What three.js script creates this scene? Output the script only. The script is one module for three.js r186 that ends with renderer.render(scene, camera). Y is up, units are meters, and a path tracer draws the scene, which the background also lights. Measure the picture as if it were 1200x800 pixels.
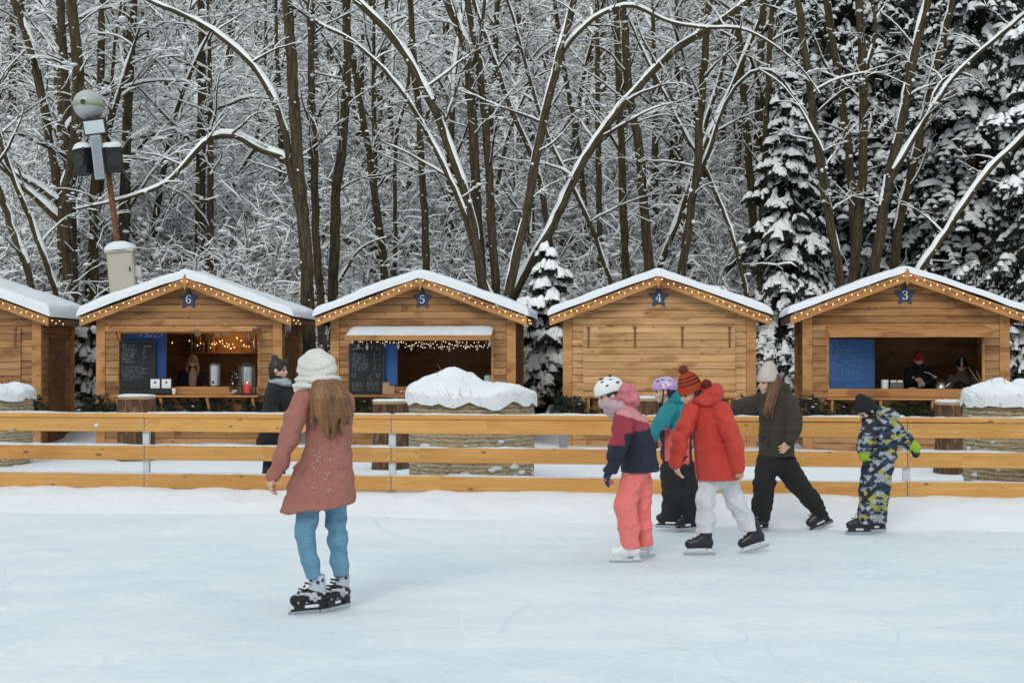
import * as THREE from 'three';
import { mergeGeometries } from 'three/addons/utils/BufferGeometryUtils.js';
import { FontLoader } from 'three/addons/loaders/FontLoader.js';
import { TextGeometry } from 'three/addons/geometries/TextGeometry.js';

// ---------- camera, sky, sun, exposure ----------
const scene = new THREE.Scene();
const EYE = 1.64, FOCAL = 1500, HORIZON = 418;          // photograph: 1200 x 800 px, focal length 1500 px
const camera = new THREE.PerspectiveCamera(2 * Math.atan(400 / FOCAL) * 180 / Math.PI, 1.5, 0.1, 600);
camera.position.set(0, EYE, 0);
camera.rotation.x = Math.atan((HORIZON - 400) / FOCAL);
scene.add(camera);
const renderer = new THREE.WebGLRenderer();
renderer.toneMapping = THREE.LinearToneMapping;
renderer.toneMappingExposure = 0.87;
renderer.shadowMap.enabled = true;
{ // evenly overcast winter sky
  const w = 64, h = 32, d = new Float32Array(w * h * 4);
  for (let j = 0; j < h; j++) for (let i = 0; i < w; i++) {
    const up = ((j + 0.5) / h - 0.5) * 2, k = (j * w + i) * 4;
    const v = up > 0 ? 0.72 + 0.3 * Math.sin(up * Math.PI / 2) : 0.6;
    d[k] = v * 0.915; d[k + 1] = v * 1.0; d[k + 2] = v * 1.035; d[k + 3] = 1;
  }
  const t = new THREE.DataTexture(d, w, h, THREE.RGBAFormat, THREE.FloatType);
  t.mapping = THREE.EquirectangularReflectionMapping; t.magFilter = THREE.LinearFilter; t.needsUpdate = true;
  scene.background = t; scene.environment = t;
}
const sun = new THREE.DirectionalLight(new THREE.Color(1, 0.96, 0.9), 1.3);
sun.position.set(-16, 34, 30); sun.target.position.set(0, 0, -16);
sun.castShadow = true; sun.shadow.radius = 50; sun.shadow.mapSize.set(2048, 2048);
Object.assign(sun.shadow.camera, { left: -40, right: 40, top: 40, bottom: -40, near: 1, far: 150 });
scene.add(sun, sun.target);

// ---------- helpers ----------
const V = (x, y, z) => new THREE.Vector3(x, y, z);
const clamp = (x, a, b) => Math.min(b, Math.max(a, x)), lerp = (a, b, t) => a + (b - a) * t;
const smooth = (a, b, x) => { const t = clamp((x - a) / (b - a), 0, 1); return t * t * (3 - 2 * t); };
function rng(seed) { let a = seed >>> 0; return () => { a = (a + 0x6D2B79F5) | 0; let t = Math.imul(a ^ (a >>> 15), 1 | a); t = (t + Math.imul(t ^ (t >>> 7), 61 | t)) ^ t; return ((t ^ (t >>> 14)) >>> 0) / 4294967296; }; }
const hash3 = (x, y, z) => { let n = Math.imul(x, 374761393) ^ Math.imul(y, 668265263) ^ Math.imul(z, 2147483647 - 1442695041); n = Math.imul(n ^ (n >>> 13), 1274126177); return ((n ^ (n >>> 16)) >>> 0) / 4294967296; };
function noise(x, y = 0, z = 0) {
  const xi = Math.floor(x), yi = Math.floor(y), zi = Math.floor(z), f = (t) => t * t * (3 - 2 * t);
  const u = f(x - xi), v = f(y - yi), w = f(z - zi), h = (a, b, c) => hash3(xi + a, yi + b, zi + c);
  return lerp(lerp(lerp(h(0, 0, 0), h(1, 0, 0), u), lerp(h(0, 1, 0), h(1, 1, 0), u), v), lerp(lerp(h(0, 0, 1), h(1, 0, 1), u), lerp(h(0, 1, 1), h(1, 1, 1), u), v), w) * 2 - 1;
}
const fbm = (x, y, z = 0, o = 4) => { let s = 0, a = 0.5; for (let i = 0; i < o; i++) { s += a * noise(x, y, z); x *= 2.03; y *= 2.03; z *= 2.03; a *= 0.5; } return s; };
// a point of the place seen at photo pixel (px, py) at distance d in front of the camera
const at = (px, py, d) => V((px - 600) / FOCAL * d, EYE + (HORIZON - py) / FOCAL * d, -d);
const taken = {};
function numbered(name) { const n = taken[name] = (taken[name] ?? -1) + 1; return n ? name + '_' + String(n).padStart(3, '0') : name; }
function tag(o, label, category, group) { o.userData.label = label; o.userData.category = category; if (group) o.userData.group = group; return o; }
function thing(name, label, category, p = [0, 0, 0], turn = 0, group) {
  const o = new THREE.Group(); o.name = numbered(name); scene.add(o);
  if (p.isVector3) o.position.copy(p); else o.position.set(...p);
  o.rotation.y = turn; return tag(o, label, category, group);
}
function part(name, geo, mat, parent) {
  const m = new THREE.Mesh(geo, mat); m.name = name; m.castShadow = m.receiveShadow = true; parent.add(m); return m;
}
function structure(name, geo, mat) { const m = part(numbered(name), geo, mat, scene); m.userData.kind = 'structure'; return m; }
function solo(name, geo, mat, label, category, p, turn = 0, group) {
  const m = part(numbered(name), geo, mat, scene); if (p) { if (p.isVector3) m.position.copy(p); else m.position.set(...p); } m.rotation.y = turn; return tag(m, label, category, group);
}
// geometry collector
class Geo {
  constructor() { this.p = []; this.i = []; this.uv = []; this.c = null; }
  v(x, y, z, u = 0, w = 0) { this.p.push(x, y, z); this.uv.push(u, w); return this.p.length / 3 - 1; }
  tri(a, b, c) { this.i.push(a, b, c); }
  quad(a, b, c, d) { this.i.push(a, b, c, a, c, d); }
  build(flat) {
    let g = new THREE.BufferGeometry();
    g.setAttribute('position', new THREE.Float32BufferAttribute(this.p, 3));
    g.setAttribute('uv', new THREE.Float32BufferAttribute(this.uv, 2));
    g.setIndex(this.i);
    if (flat) g = g.toNonIndexed();
    g.computeVertexNormals(); return g;
  }
}
// tube along points with radii; returns into Geo
function tube(G, pts, rad, sides = 6, cap = true, uvs = 1) {
  const n = pts.length; let prev = null, s = 0; const rows = [];
  const t = V(0, 0, 0), a = V(0, 0, 0), b = V(0, 0, 0);
  for (let k = 0; k < n; k++) {
    t.subVectors(pts[Math.min(k + 1, n - 1)], pts[Math.max(k - 1, 0)]).normalize();
    if (!prev) { a.set(Math.abs(t.y) > 0.9 ? 1 : 0, Math.abs(t.y) > 0.9 ? 0 : 1, 0); } else a.copy(prev);
    a.addScaledVector(t, -a.dot(t)).normalize(); prev = a.clone(); b.crossVectors(t, a);
    if (k) s += pts[k].distanceTo(pts[k - 1]);
    const row = [], r = typeof rad === 'number' ? rad : rad[k];
    for (let j = 0; j <= sides; j++) {
      const an = j / sides * Math.PI * 2, c = Math.cos(an) * r, d = Math.sin(an) * r;
      row.push(G.v(pts[k].x + a.x * c + b.x * d, pts[k].y + a.y * c + b.y * d, pts[k].z + a.z * c + b.z * d, j / sides * uvs, s * uvs));
    }
    rows.push(row);
  }
  for (let k = 0; k + 1 < n; k++) for (let j = 0; j < sides; j++) G.quad(rows[k][j], rows[k][j + 1], rows[k + 1][j + 1], rows[k + 1][j]);
  if (cap) for (const [row, k, f] of [[rows[0], 0, 1], [rows[n - 1], n - 1, 0]]) {
    const c = G.v(pts[k].x, pts[k].y, pts[k].z);
    for (let j = 0; j < sides; j++) f ? G.tri(c, row[j + 1], row[j]) : G.tri(c, row[j], row[j + 1]);
  }
}
function spline(pts, n) { return new THREE.CatmullRomCurve3(pts, false, 'centripetal').getSpacedPoints(n); }
// a board: trapezoid in x, chamfered long front edges, uv in metres
function board(G, xb0, xb1, xt0, xt1, y0, y1, z0, z1, c = 0.01, ou = 0, ov = 0) {
  const prof = [[y0, z0], [y0, z1 - c], [y0 + c, z1], [y1 - c, z1], [y1, z1 - c], [y1, z0]];
  const pt = (e, k) => { const [y, z] = prof[k], f = (y - y0) / (y1 - y0); return [e ? lerp(xb1, xt1, f) : lerp(xb0, xt0, f), y, z]; };
  let acc = 0;
  for (let k = 0; k < 6; k++) {
    const m = (k + 1) % 6, A = pt(0, k), B = pt(1, k), C = pt(1, m), D = pt(0, m), len = Math.hypot(prof[m][0] - prof[k][0], prof[m][1] - prof[k][1]);
    const q = [[A, acc], [B, acc], [C, acc + len], [D, acc + len]].map(([w, v]) => G.v(w[0], w[1], w[2], w[0] + ou, v + ov));
    G.quad(...q); acc += len;
  }
  for (const e of [0, 1]) {
    const q = prof.map((_, k) => { const w = pt(e, k); return G.v(w[0], w[1], w[2], w[2] + ou, w[1] + ov); });
    for (let k = 1; k < 5; k++) e ? G.tri(q[0], q[k + 1], q[k]) : G.tri(q[0], q[k], q[k + 1]);
  }
}
function boardGeo(...a) { const G = new Geo(); board(G, ...a); return G.build(true); }
const box = (w, h, d, x = 0, y = 0, z = 0) => new THREE.BoxGeometry(w, h, d).translate(x, y, z);
function merged(list) { return mergeGeometries(list.map((g) => { const n = g.index ? g.toNonIndexed() : g.clone(); for (const k of Object.keys(n.attributes)) if (!['position', 'normal', 'uv'].includes(k)) n.deleteAttribute(k); return n; })); }
// box bar between two points
function bar(a, b, w, h) { const l = a.distanceTo(b), g = new THREE.BoxGeometry(w, h, l), m = new THREE.Matrix4().lookAt(b, a, V(0, 1, 0)); m.setPosition(a.clone().add(b).multiplyScalar(0.5)); return g.applyMatrix4(m); }

// ---------- procedural materials ----------
function dataTex(w, h, fn, srgb = true, rep) {
  const d = new Uint8Array(w * h * 4);
  for (let j = 0; j < h; j++) for (let i = 0; i < w; i++) { const c = fn(i / w, j / h), k = (j * w + i) * 4; d[k] = clamp(c[0], 0, 255); d[k + 1] = clamp(c[1], 0, 255); d[k + 2] = clamp(c[2], 0, 255); d[k + 3] = 255; }
  const t = new THREE.DataTexture(d, w, h); t.wrapS = t.wrapT = THREE.RepeatWrapping; t.magFilter = THREE.LinearFilter; t.minFilter = THREE.LinearMipmapLinearFilter; t.generateMipmaps = true;
  if (srgb) t.colorSpace = THREE.SRGBColorSpace; if (rep) t.repeat.set(...rep); t.needsUpdate = true; return t;
}
// pine boards: u runs along the grain (metres), v across; knots, rings and weather stains
function woodTex(light, dark, seed, stain) {
  const r = rng(seed), knots = [];
  for (let k = 0; k < 46; k++) knots.push([r() * 4, r() * 2, 0.007 + r() * 0.014]);
  const f = (u, v) => {
    const x = u * 4, y = v * 2; let wy = y, kd = 0;
    for (const [kx, ky, kr] of knots) {
      const dx = Math.abs(x - kx); if (dx > 0.16) continue;
      const dy = y - ky; if (dy > 0.1 || dy < -0.1) continue;
      const e = Math.hypot(dx / 2.2, dy); wy += Math.sign(dy) * kr * 1.1 * Math.exp(-e * e / (kr * kr * 5)); kd = Math.max(kd, 1 - smooth(kr * 0.45, kr * 1.1, e));
    }
    const grain = 0.5 + 0.5 * noise(x * 1.5, wy * 95 + seed, 3), fine = noise(x * 10, y * 260, seed), blotch = fbm(x * 1.3, y * 4.5, seed + 7, 2), st = smooth(0.05, 0.5, fbm(x * 2.6, y * 7, seed + 31, 2));
    const t = clamp(0.22 + 0.4 * grain + 0.14 * fine - 0.3 * blotch + stain * st, 0, 1);
    return [0, 1, 2].map((i) => lerp(lerp(light[i], dark[i], t), [92, 54, 26][i], kd * 0.6));
  };
  const map = dataTex(512, 512, f); map.repeat.set(0.25, 0.5); return map;
}
const grainBump = dataTex(256, 512, (u, v) => { const g = 128 + 70 * noise(u * 8, v * 190, 5) + 40 * noise(u * 40, v * 400, 9); return [g, g, g]; }, false); grainBump.repeat.set(0.25, 0.5);
const hutTex = woodTex([216, 174, 124], [144, 102, 62], 11, 0.45), fenceTex = woodTex([234, 182, 106], [190, 132, 62], 41, 0.2);
const wood = (map, tint, rough = 0.75) => new THREE.MeshStandardMaterial({ map, color: new THREE.Color().setRGB(...tint), bumpMap: grainBump, bumpScale: 0.0012, roughness: rough });
const std = (r, g, b, rough = 0.7, o = {}) => new THREE.MeshStandardMaterial({ color: new THREE.Color().setRGB(r, g, b), roughness: rough, ...o });
const M = {
  hut: wood(hutTex, [0.92, 0.86, 0.8]), hutB: wood(hutTex, [0.78, 0.72, 0.66]), hutC: wood(hutTex, [1.25, 1.28, 1.32]), hutD: wood(hutTex, [0.68, 0.61, 0.54]), hutE: wood(hutTex, [1.1, 1.1, 1.1]), trim: wood(hutTex, [0.98, 0.84, 0.67]),
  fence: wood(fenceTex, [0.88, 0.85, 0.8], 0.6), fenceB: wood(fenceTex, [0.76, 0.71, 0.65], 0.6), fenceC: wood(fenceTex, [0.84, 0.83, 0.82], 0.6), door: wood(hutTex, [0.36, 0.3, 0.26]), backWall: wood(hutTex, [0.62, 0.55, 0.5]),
  snow: std(0.77, 0.81, 0.85, 0.9), steel: std(0.5, 0.52, 0.54, 0.45, { metalness: 0.6 }), dark: std(0.025, 0.025, 0.028, 0.6), black: std(0.012, 0.012, 0.014, 0.5),
  blue: std(0.018, 0.05, 0.13, 0.6), white: std(0.78, 0.79, 0.8, 0.6), iron: std(0.05, 0.045, 0.04, 0.7), glass: new THREE.MeshPhysicalMaterial({ color: 0xffffff, transmission: 1, thickness: 0, roughness: 0.05 }),
  bulb: std(1, 0.8, 0.5, 0.4, { emissive: new THREE.Color(1, 0.62, 0.25), emissiveIntensity: 1.7 }), bulbCool: std(1, 0.9, 0.7, 0.4, { emissive: new THREE.Color(1, 0.8, 0.5), emissiveIntensity: 3 }),
};
const hutMats = [M.hut, M.hutB, M.hutD], paleMats = [M.hutE, M.hutC, M.hutE];
{
  const sb = dataTex(256, 256, (u, v) => { const g = 128 + 90 * fbm(u * 24, v * 24, 5, 3) + 30 * noise(u * 200, v * 200, 2); return [g, g, g]; }, false); sb.repeat.set(0.8, 0.8);
  M.snow.bumpMap = sb; M.snow.bumpScale = 0.014;
}
// ---------- ground ----------
// fence line: distance at photo column px
const fenceD = (px) => 14.1 / (1 + (px - 600) * 0.0000785);
const FA = at(0, 500, fenceD(0)), FB = at(1200, 500, fenceD(1200)), FDIR = V(FB.x - FA.x, 0, FB.z - FA.z).normalize(), FN = V(-FDIR.z, 0, FDIR.x);   // FN points to the camera
if (FN.z < 0) FN.negate();
const fenceOff = (x, z) => (x - FA.x) * FN.x + (z - FA.z) * FN.z;          // > 0 on the rink side
function groundY(x, z) {
  const o = fenceOff(x, z), d = -z;
  let h = 0.03 * fbm(x * 0.7, z * 0.7, 1, 3) + 0.012 * fbm(x * 4, z * 4, 2, 3);
  // bank of shovelled snow along the foot of the fence
  const reach = 1.2 + 0.35 * fbm(x * 0.45, 3, 9, 3) + 0.55 * smooth(1, 5, x) , lip = 0.045 * smooth(reach + 0.15, reach - 0.45, o) + 0.11 * smooth(reach - 0.2, 0.1, o) + 0.05 * fbm(x * 2.4, z * 2.4, 4, 4) * smooth(reach + 0.1, reach - 0.4, o);
  if (o > -0.6) h = lerp(h * 0.3 + lip - 0.06 * smooth(reach - 0.1, reach + 0.25, o), h + 0.1, smooth(0, -0.6, o)); else h += 0.1 * smooth(-4, -0.6, o);
  if (o < -0.8) h += 0.05 * fbm(x * 0.9, z * 0.9, 12, 4) * smooth(-0.8, -2, o);
  // wooded slope behind the huts
  if (d > 25) { const e = d - 25; h += 0.42 * e * smooth(0, 9, e) + 0.35 * smooth(0, 2.5, e) + (0.35 * fbm(x * 0.25, z * 0.25, 5, 4)) * smooth(0, 5, e); }
  return h;
}
{
  const G = new Geo(), xs = [], zs = [];
  for (let x = -75; x <= 75;) { xs.push(x); x += Math.abs(x) < 8 ? 0.07 : Math.abs(x) < 14 ? 0.2 : 1.5; }
  for (let d = 10.5; d < 140;) { zs.push(-d); d += d < 16 ? 0.06 : d < 25 ? 0.22 : d < 40 ? 0.5 : 2.5; }
  const rows = zs.map((z) => xs.map((x) => G.v(x, groundY(x, z), z, x, z)));
  for (let j = 0; j + 1 < zs.length; j++) for (let i = 0; i + 1 < xs.length; i++) G.quad(rows[j][i], rows[j][i + 1], rows[j + 1][i + 1], rows[j + 1][i]);
  structure('snowy_ground', G.build(), M.snow);
  // litter and brushwood showing through thin snow on the wooded slope
  const lm = dataTex(512, 512, (u, v) => { const a = fbm(u * 26, v * 26, 3, 4), b = fbm(u * 90, v * 90, 8, 2), t = smooth(-0.12, 0.2, a + 0.5 * b), q = 0.5 + 0.5 * noise(u * 300, v * 300, 4); return [lerp(lerp(58, 96, q), 226, t), lerp(lerp(44, 74, q), 231, t), lerp(lerp(30, 52, q), 236, t)]; }); lm.repeat.set(1 / 22, 1 / 22);
  const H = new Geo(), hx = [], hz = []; for (let x = -78; x <= 78; x += 1) hx.push(x); for (let d = 27.4; d < 145; d += 1) hz.push(-d);
  const hr = hz.map((z) => hx.map((x) => H.v(x, groundY(x, z) + 0.12 * smooth(27.4, 29, -z) - 0.02, z, x, z))); for (let j = 0; j + 1 < hz.length; j++) for (let i = 0; i + 1 < hx.length; i++) H.quad(hr[j][i], hr[j][i + 1], hr[j + 1][i + 1], hr[j + 1][i]);
  structure('wooded_slope', H.build(), new THREE.MeshStandardMaterial({ map: lm, bumpMap: lm, bumpScale: 0.05, roughness: 0.95 }));
}
{ // skated ice: pale, dusted with scraped snow, cut by blade tracks
  const S = 2048, N = 512, mPer = 16, cv = document.createElement('canvas'); cv.width = cv.height = S; const g = cv.getContext('2d'), r = rng(77);
  const img = g.createImageData(N, N);
  for (let j = 0; j < N; j++) for (let i = 0; i < N; i++) {
    const x = i / N * mPer, y = j / N * mPer, a = fbm(x * 0.35, y * 0.5, 3, 4), b = fbm(x * 2.2, y * 4.5, 8, 4), t = clamp(0.62 + 0.5 * a + 0.5 * b, 0, 1), k = (j * N + i) * 4;
    img.data[k] = lerp(205, 227, t); img.data[k + 1] = lerp(218, 234, t); img.data[k + 2] = lerp(226, 240, t); img.data[k + 3] = 255;
  }
  { const c2 = document.createElement('canvas'); c2.width = c2.height = N; c2.getContext('2d').putImageData(img, 0, 0); g.drawImage(c2, 0, 0, S, S); } g.lineCap = 'round';
  for (let k = 0; k < 4200; k++) {
    const x = r() * S, y = r() * S, a0 = r() * 6.28, rad = 30 + r() * r() * 900, len = (12 + r() * r() * 300) / rad, light = r() < 0.5;
    g.strokeStyle = light ? `rgba(240,246,249,${0.12 + r() * 0.35})` : `rgba(176,194,206,${0.06 + r() * 0.26})`; g.lineWidth = 0.6 + r() * (r() < 0.1 ? 3.5 : 1.2);
    g.beginPath(); g.arc(x + Math.cos(a0) * rad, y + Math.sin(a0) * rad, rad, a0 + Math.PI, a0 + Math.PI + len); g.stroke();
  }
  for (let k = 0; k < 14; k++) { g.strokeStyle = `rgba(172,190,200,${0.1 + r() * 0.1})`; g.lineWidth = 4 + r() * 6; const rad = 200 + r() * 500, a0 = r() * 6.28; g.beginPath(); g.arc(r() * S, r() * S, rad, a0, a0 + 0.5 + r()); g.stroke(); }
  for (let k = 0; k < 9000; k++) { g.fillStyle = `rgba(244,248,250,${0.1 + r() * 0.3})`; const w = 1 + r() * 5; g.fillRect(r() * S, r() * S, w, w * (0.3 + r() * 0.5)); }
  const map = new THREE.CanvasTexture(cv); map.colorSpace = THREE.SRGBColorSpace; map.wrapS = map.wrapT = THREE.RepeatWrapping; map.repeat.set(1 / mPer, 1 / mPer);
  const rm = dataTex(256, 256, (u, v) => { const t = 205 + 60 * fbm(u * 10, v * 16, 6, 4); return [t, t, t]; }, false); rm.repeat.set(1 / 9, 1 / 9);
  const bm = dataTex(256, 256, (u, v) => { const t = 128 + 90 * fbm(u * 30, v * 50, 16, 4); return [t, t, t]; }, false); bm.repeat.set(1 / 3, 1 / 3);
  const m = new THREE.MeshPhysicalMaterial({ map, roughness: 0.95, roughnessMap: rm, specularIntensity: 0.35, bumpMap: bm, bumpScale: 0.012 });
  const G = new Geo(), q = [[-60, 12], [60, 12], [60, -15], [-60, -15]].map(([x, z]) => G.v(x, 0, z, x + 8, -z)); G.quad(...q);
  structure('ice_rink', G.build(), m);
}
// ---------- market huts ----------
const font = await new FontLoader().loadAsync('fonts/droid/droid_serif_regular.typeface.json');
const HW = 1.67, HD = 1.9, EAVE = 2.38, PEAK = 3.12, SPAN = 1.98, OVER = 0.24, SL = (PEAK - EAVE) / SPAN;
const roofTop = (x) => PEAK - Math.abs(x) * SL;
const strip = (w) => { // chalk-like scribble rows on a canvas
  const cv = document.createElement('canvas'); cv.width = w.width; cv.height = w.height; const g = cv.getContext('2d'); w.draw(g, cv.width, cv.height);
  const t = new THREE.CanvasTexture(cv); t.colorSpace = THREE.SRGBColorSpace; return t;
};
function scribble(g, x, y, len, h, r, col, lw = 1.2) {
  g.strokeStyle = col; g.lineWidth = lw; g.beginPath(); g.moveTo(x, y); let k = x;
  while (k < x + len) { if (r() < 0.16) { k += h * 0.8; g.moveTo(k, y); } k += h * (0.2 + r() * 0.35); g.lineTo(k, y - (r() < 0.5 ? 0 : h * (0.4 + r() * 0.8))); }
  g.stroke();
}
function snowRoof(seed, T0 = 0.16) {
  const T = T0 + 0.015;
  const G = new Geo(), S = SPAN + 0.05, z0 = OVER + 0.06, z1 = -HD - OVER - 0.02, us = [], vs = [], e = [0, 0.012, 0.035, 0.07, 0.12, 0.2];
  for (const k of e) us.push(-S + k); for (let k = -S + 0.3; k < S - 0.25; k += 0.1) us.push(k); for (const k of [...e].reverse()) us.push(S - k);
  for (const k of e) vs.push(z0 - k); for (let z = z0 - 0.32; z > z1 + 0.25; z -= 0.14) vs.push(z); for (const k of [...e].reverse()) vs.push(z1 + k);
  const rows = vs.map((z) => us.map((x) => {
    const d = Math.min(S - Math.abs(x), z0 - z, z - z1), p = 1 - clamp(d / 0.1, 0, 1), th = T * (1 + 0.4 * fbm(x * 1.3, z * 1.1, seed, 3)) * Math.sqrt(Math.max(0, 1 - p * p));
    const rx = Math.sqrt(x * x + 0.05), ry = PEAK - (rx - 0.1) * SL - 0.006;
    return G.v(x + 0.02 * noise(x * 3, z * 3, seed), Math.max(ry, roofTop(x) - 0.01) + th + 0.014 * fbm(x * 5, z * 5, seed + 2, 3) * (1 - p), z + (0.035 * noise(x * 2.3, 7, seed) + 0.015 * noise(x * 9, 3, seed)) * smooth(-0.1, 0.2, z), x, z);
  }));
  for (let j = 0; j + 1 < vs.length; j++) for (let i = 0; i + 1 < us.length; i++) G.quad(rows[j][i], rows[j][i + 1], rows[j + 1][i + 1], rows[j + 1][i]);
  return G.build();
}
const starShape = (R1, R2) => { const s = new THREE.Shape(); for (let k = 0; k < 10; k++) { const a = Math.PI / 2 + k * Math.PI / 5, q = k % 2 ? R2 : R1; k ? s.lineTo(Math.cos(a) * q, Math.sin(a) * q) : s.moveTo(Math.cos(a) * q, Math.sin(a) * q); } return s; };
const bulbGeo = new THREE.SphereGeometry(0.0125, 6, 4).scale(1, 1.25, 1);
const H_PITCH = 0.132;
function hut(px, d, vpx, label, o) {
  const p = at(px, HORIZON, d), r = rng(o.seed), turn = -Math.atan((vpx - 600) / FOCAL);
  const t = thing('market_hut', label, 'hut', [p.x, 0, p.z], turn, 'wooden market huts in a row');
  const bm = () => (o.pale ? paleMats : hutMats)[Math.floor(r() * 3)], ou = () => r() * 4;
  const OL = -1.32, OR = 1.32, OB = 0.94, OT = 2.12;
  // front wall boards, cut round the serving hatch
  for (let k = 0; k * H_PITCH < 3.0; k++) {
    const y0 = k * H_PITCH - 0.02, y1 = y0 + H_PITCH - 0.003, lim = (y) => Math.min(HW - 0.09, (PEAK - 0.06 - y) / SL);
    if (lim(y1) < 0.08) break;
    const cut = o.open && y0 > OB - 0.06 && y1 < OT + 0.06;
    const segs = cut ? [[-1, OL], [OR, 1]] : [[-1, 1]];
    for (const [a, b] of segs) {
      const xb0 = a === -1 ? -lim(y0) : a, xt0 = a === -1 ? -lim(y1) : a, xb1 = b === 1 ? lim(y0) : b, xt1 = b === 1 ? lim(y1) : b;
      const dz = (r() - 0.5) * 0.006; part('wall_board', boardGeo(xb0, xb1, xt0, xt1, y0, y1, -0.04, 0.0 + dz, 0.014, ou(), ou()), bm(), t);
    }
  }
  for (const s of [-1, 1]) part('corner_post', boardGeo(s * HW - 0.085, s * HW + 0.085, s * HW - 0.085, s * HW + 0.085, -0.05, roofTop(HW) - 0.07, -0.09, 0.012, 0.012, ou(), ou()), M.trim, t);
  // side and back walls
  for (const s of [-1, 1]) for (let k = 0; k * H_PITCH < EAVE - 0.12 + 0.1; k++) {
    const y0 = k * H_PITCH - 0.02, g = boardGeo(0.092, HD - 0.092, 0.092, HD - 0.092, y0, y0 + H_PITCH - 0.003, -0.02, 0.025, 0.011, ou(), ou());
    g.rotateY(s * Math.PI / 2).translate(s * (HW - 0.0), 0, s > 0 ? 0 : -HD); part('wall_board', g, bm(), t);
  }
  for (const s of [-1, 1]) part('corner_post', boardGeo(s * HW - 0.085, s * HW + 0.085, s * HW - 0.085, s * HW + 0.085, -0.05, roofTop(HW) - 0.07, -HD - 0.03, -HD + 0.09, 0.012, ou(), ou()), M.trim, t);
  { const s = new THREE.Shape([[-HW + 0.09, -0.02], [HW - 0.09, -0.02], [HW - 0.09, roofTop(HW) - 0.08], [0, PEAK - 0.09], [-HW + 0.09, roofTop(HW) - 0.08]].map(([x, y]) => new THREE.Vector2(x, y)));
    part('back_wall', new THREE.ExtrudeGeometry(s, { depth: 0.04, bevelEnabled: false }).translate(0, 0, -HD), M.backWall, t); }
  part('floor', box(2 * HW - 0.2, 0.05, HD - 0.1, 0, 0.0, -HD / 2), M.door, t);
  if (o.door) { // door in the right flank
    part('door', boardGeo(-0.42, 0.42, -0.42, 0.42, 0.02, 2.0, 0.0, 0.03, 0.012, 0, 0).rotateY(Math.PI / 2).translate(HW + 0.028, 0, -1.0), M.door, t);
  }
  // roof
  for (const s of [-1, 1]) {
    const L = Math.hypot(SPAN, PEAK - EAVE), a = Math.atan(SL), g = box(L, 0.05, HD + 2 * OVER, L / 2, -0.027, -HD / 2); g.rotateZ(-a); if (s < 0) g.scale(-1, 1, 1); g.translate(0, PEAK - 0.01, 0);
    if (s < 0) { const ix = g.index.array; for (let k = 0; k < ix.length; k += 3) { const q = ix[k]; ix[k] = ix[k + 1]; ix[k + 1] = q; } g.computeVertexNormals(); }
    part('roof_panel', g, M.door, t);
    const G = new Geo(); board(G, 0, SPAN, 0, SPAN, 0, 0.165, OVER, OVER + 0.028, 0.008, ou(), ou());
    const q = G.p; for (let k = 0; k < q.length; k += 3) { q[k + 1] += PEAK - 0.175 - q[k] * SL; q[k] = s * (q[k] + (q[k] < 0.01 ? 0.0 : 0)); }
    if (s < 0) for (let k = 0; k < G.i.length; k += 3) { const w = G.i[k]; G.i[k] = G.i[k + 1]; G.i[k + 1] = w; }
    part('bargeboard', G.build(true), M.trim, t);
    const ev = boardGeo(-OVER + 0.002, OVER + HD, -OVER + 0.002, OVER + HD, EAVE - 0.14, EAVE - 0.012, 0, 0.025, 0.006, ou(), ou()); ev.rotateY(Math.PI / 2); if (s < 0) ev.rotateY(Math.PI); ev.translate(s * (SPAN - 0.012), 0, s > 0 ? 0 : -HD);
    if (s < 0) ev.translate(0, 0, 0); part('eave_board', ev, M.door, t);
  }
  { const s = new THREE.Shape([[0, 0.15], [0.055, 0.02], [0, -0.15], [-0.055, 0.02]].map(([x, y]) => new THREE.Vector2(x, y)));
    part('finial', new THREE.ExtrudeGeometry(s, { depth: 0.02, bevelEnabled: true, bevelSize: 0.006, bevelThickness: 0.006, bevelSegments: 1 }).translate(0, PEAK - 0.1, OVER + 0.036), M.trim, t); }
  part('roof_snow', snowRoof(o.seed, o.snow ?? 0.16), M.snow, t);
  // shelf under the hatch with raking brackets
  if (!o.plain) {
    part('counter_shelf', boardGeo(OL - 0.05, OR + 0.05, OL - 0.05, OR + 0.05, OB - 0.045, OB - 0.012, 0.016, 0.34, 0.006, ou(), ou()), M.trim, t);
    for (const x of [OL + 0.05, -0.45, 0.42, OR - 0.05]) part('bracket', bar(V(x, OB - 0.05, 0.28), V(x, OB - 0.42, 0.02), 0.045, 0.045), M.trim, t);
  }
  if (o.open) {
    part('counter_board', boardGeo(OL, OR, OL, OR, OB - 0.01, OB + 0.14, -0.06, 0.016, 0.008, ou(), ou()), M.trim, t);
    part('worktop', boardGeo(OL, OR, OL, OR, OB + 0.1, OB + 0.135, -0.6, -0.065, 0.006, ou(), ou()), M.door, t);
    for (const s of [-1, 1]) part('hatch_jamb', boardGeo(s * 1.32 - 0.022, s * 1.32 + 0.022, s * 1.32 - 0.022, s * 1.32 + 0.022, OB + 0.142, OT - 0.04, -0.08, 0.008, 0.005, ou(), ou()), M.trim, t);
    part('hatch_lintel', boardGeo(OL - 0.022, OR + 0.022, OL - 0.022, OR + 0.022, OT - 0.037, OT + 0.04, -0.08, 0.01, 0.005, ou(), ou()), M.trim, t);
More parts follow.
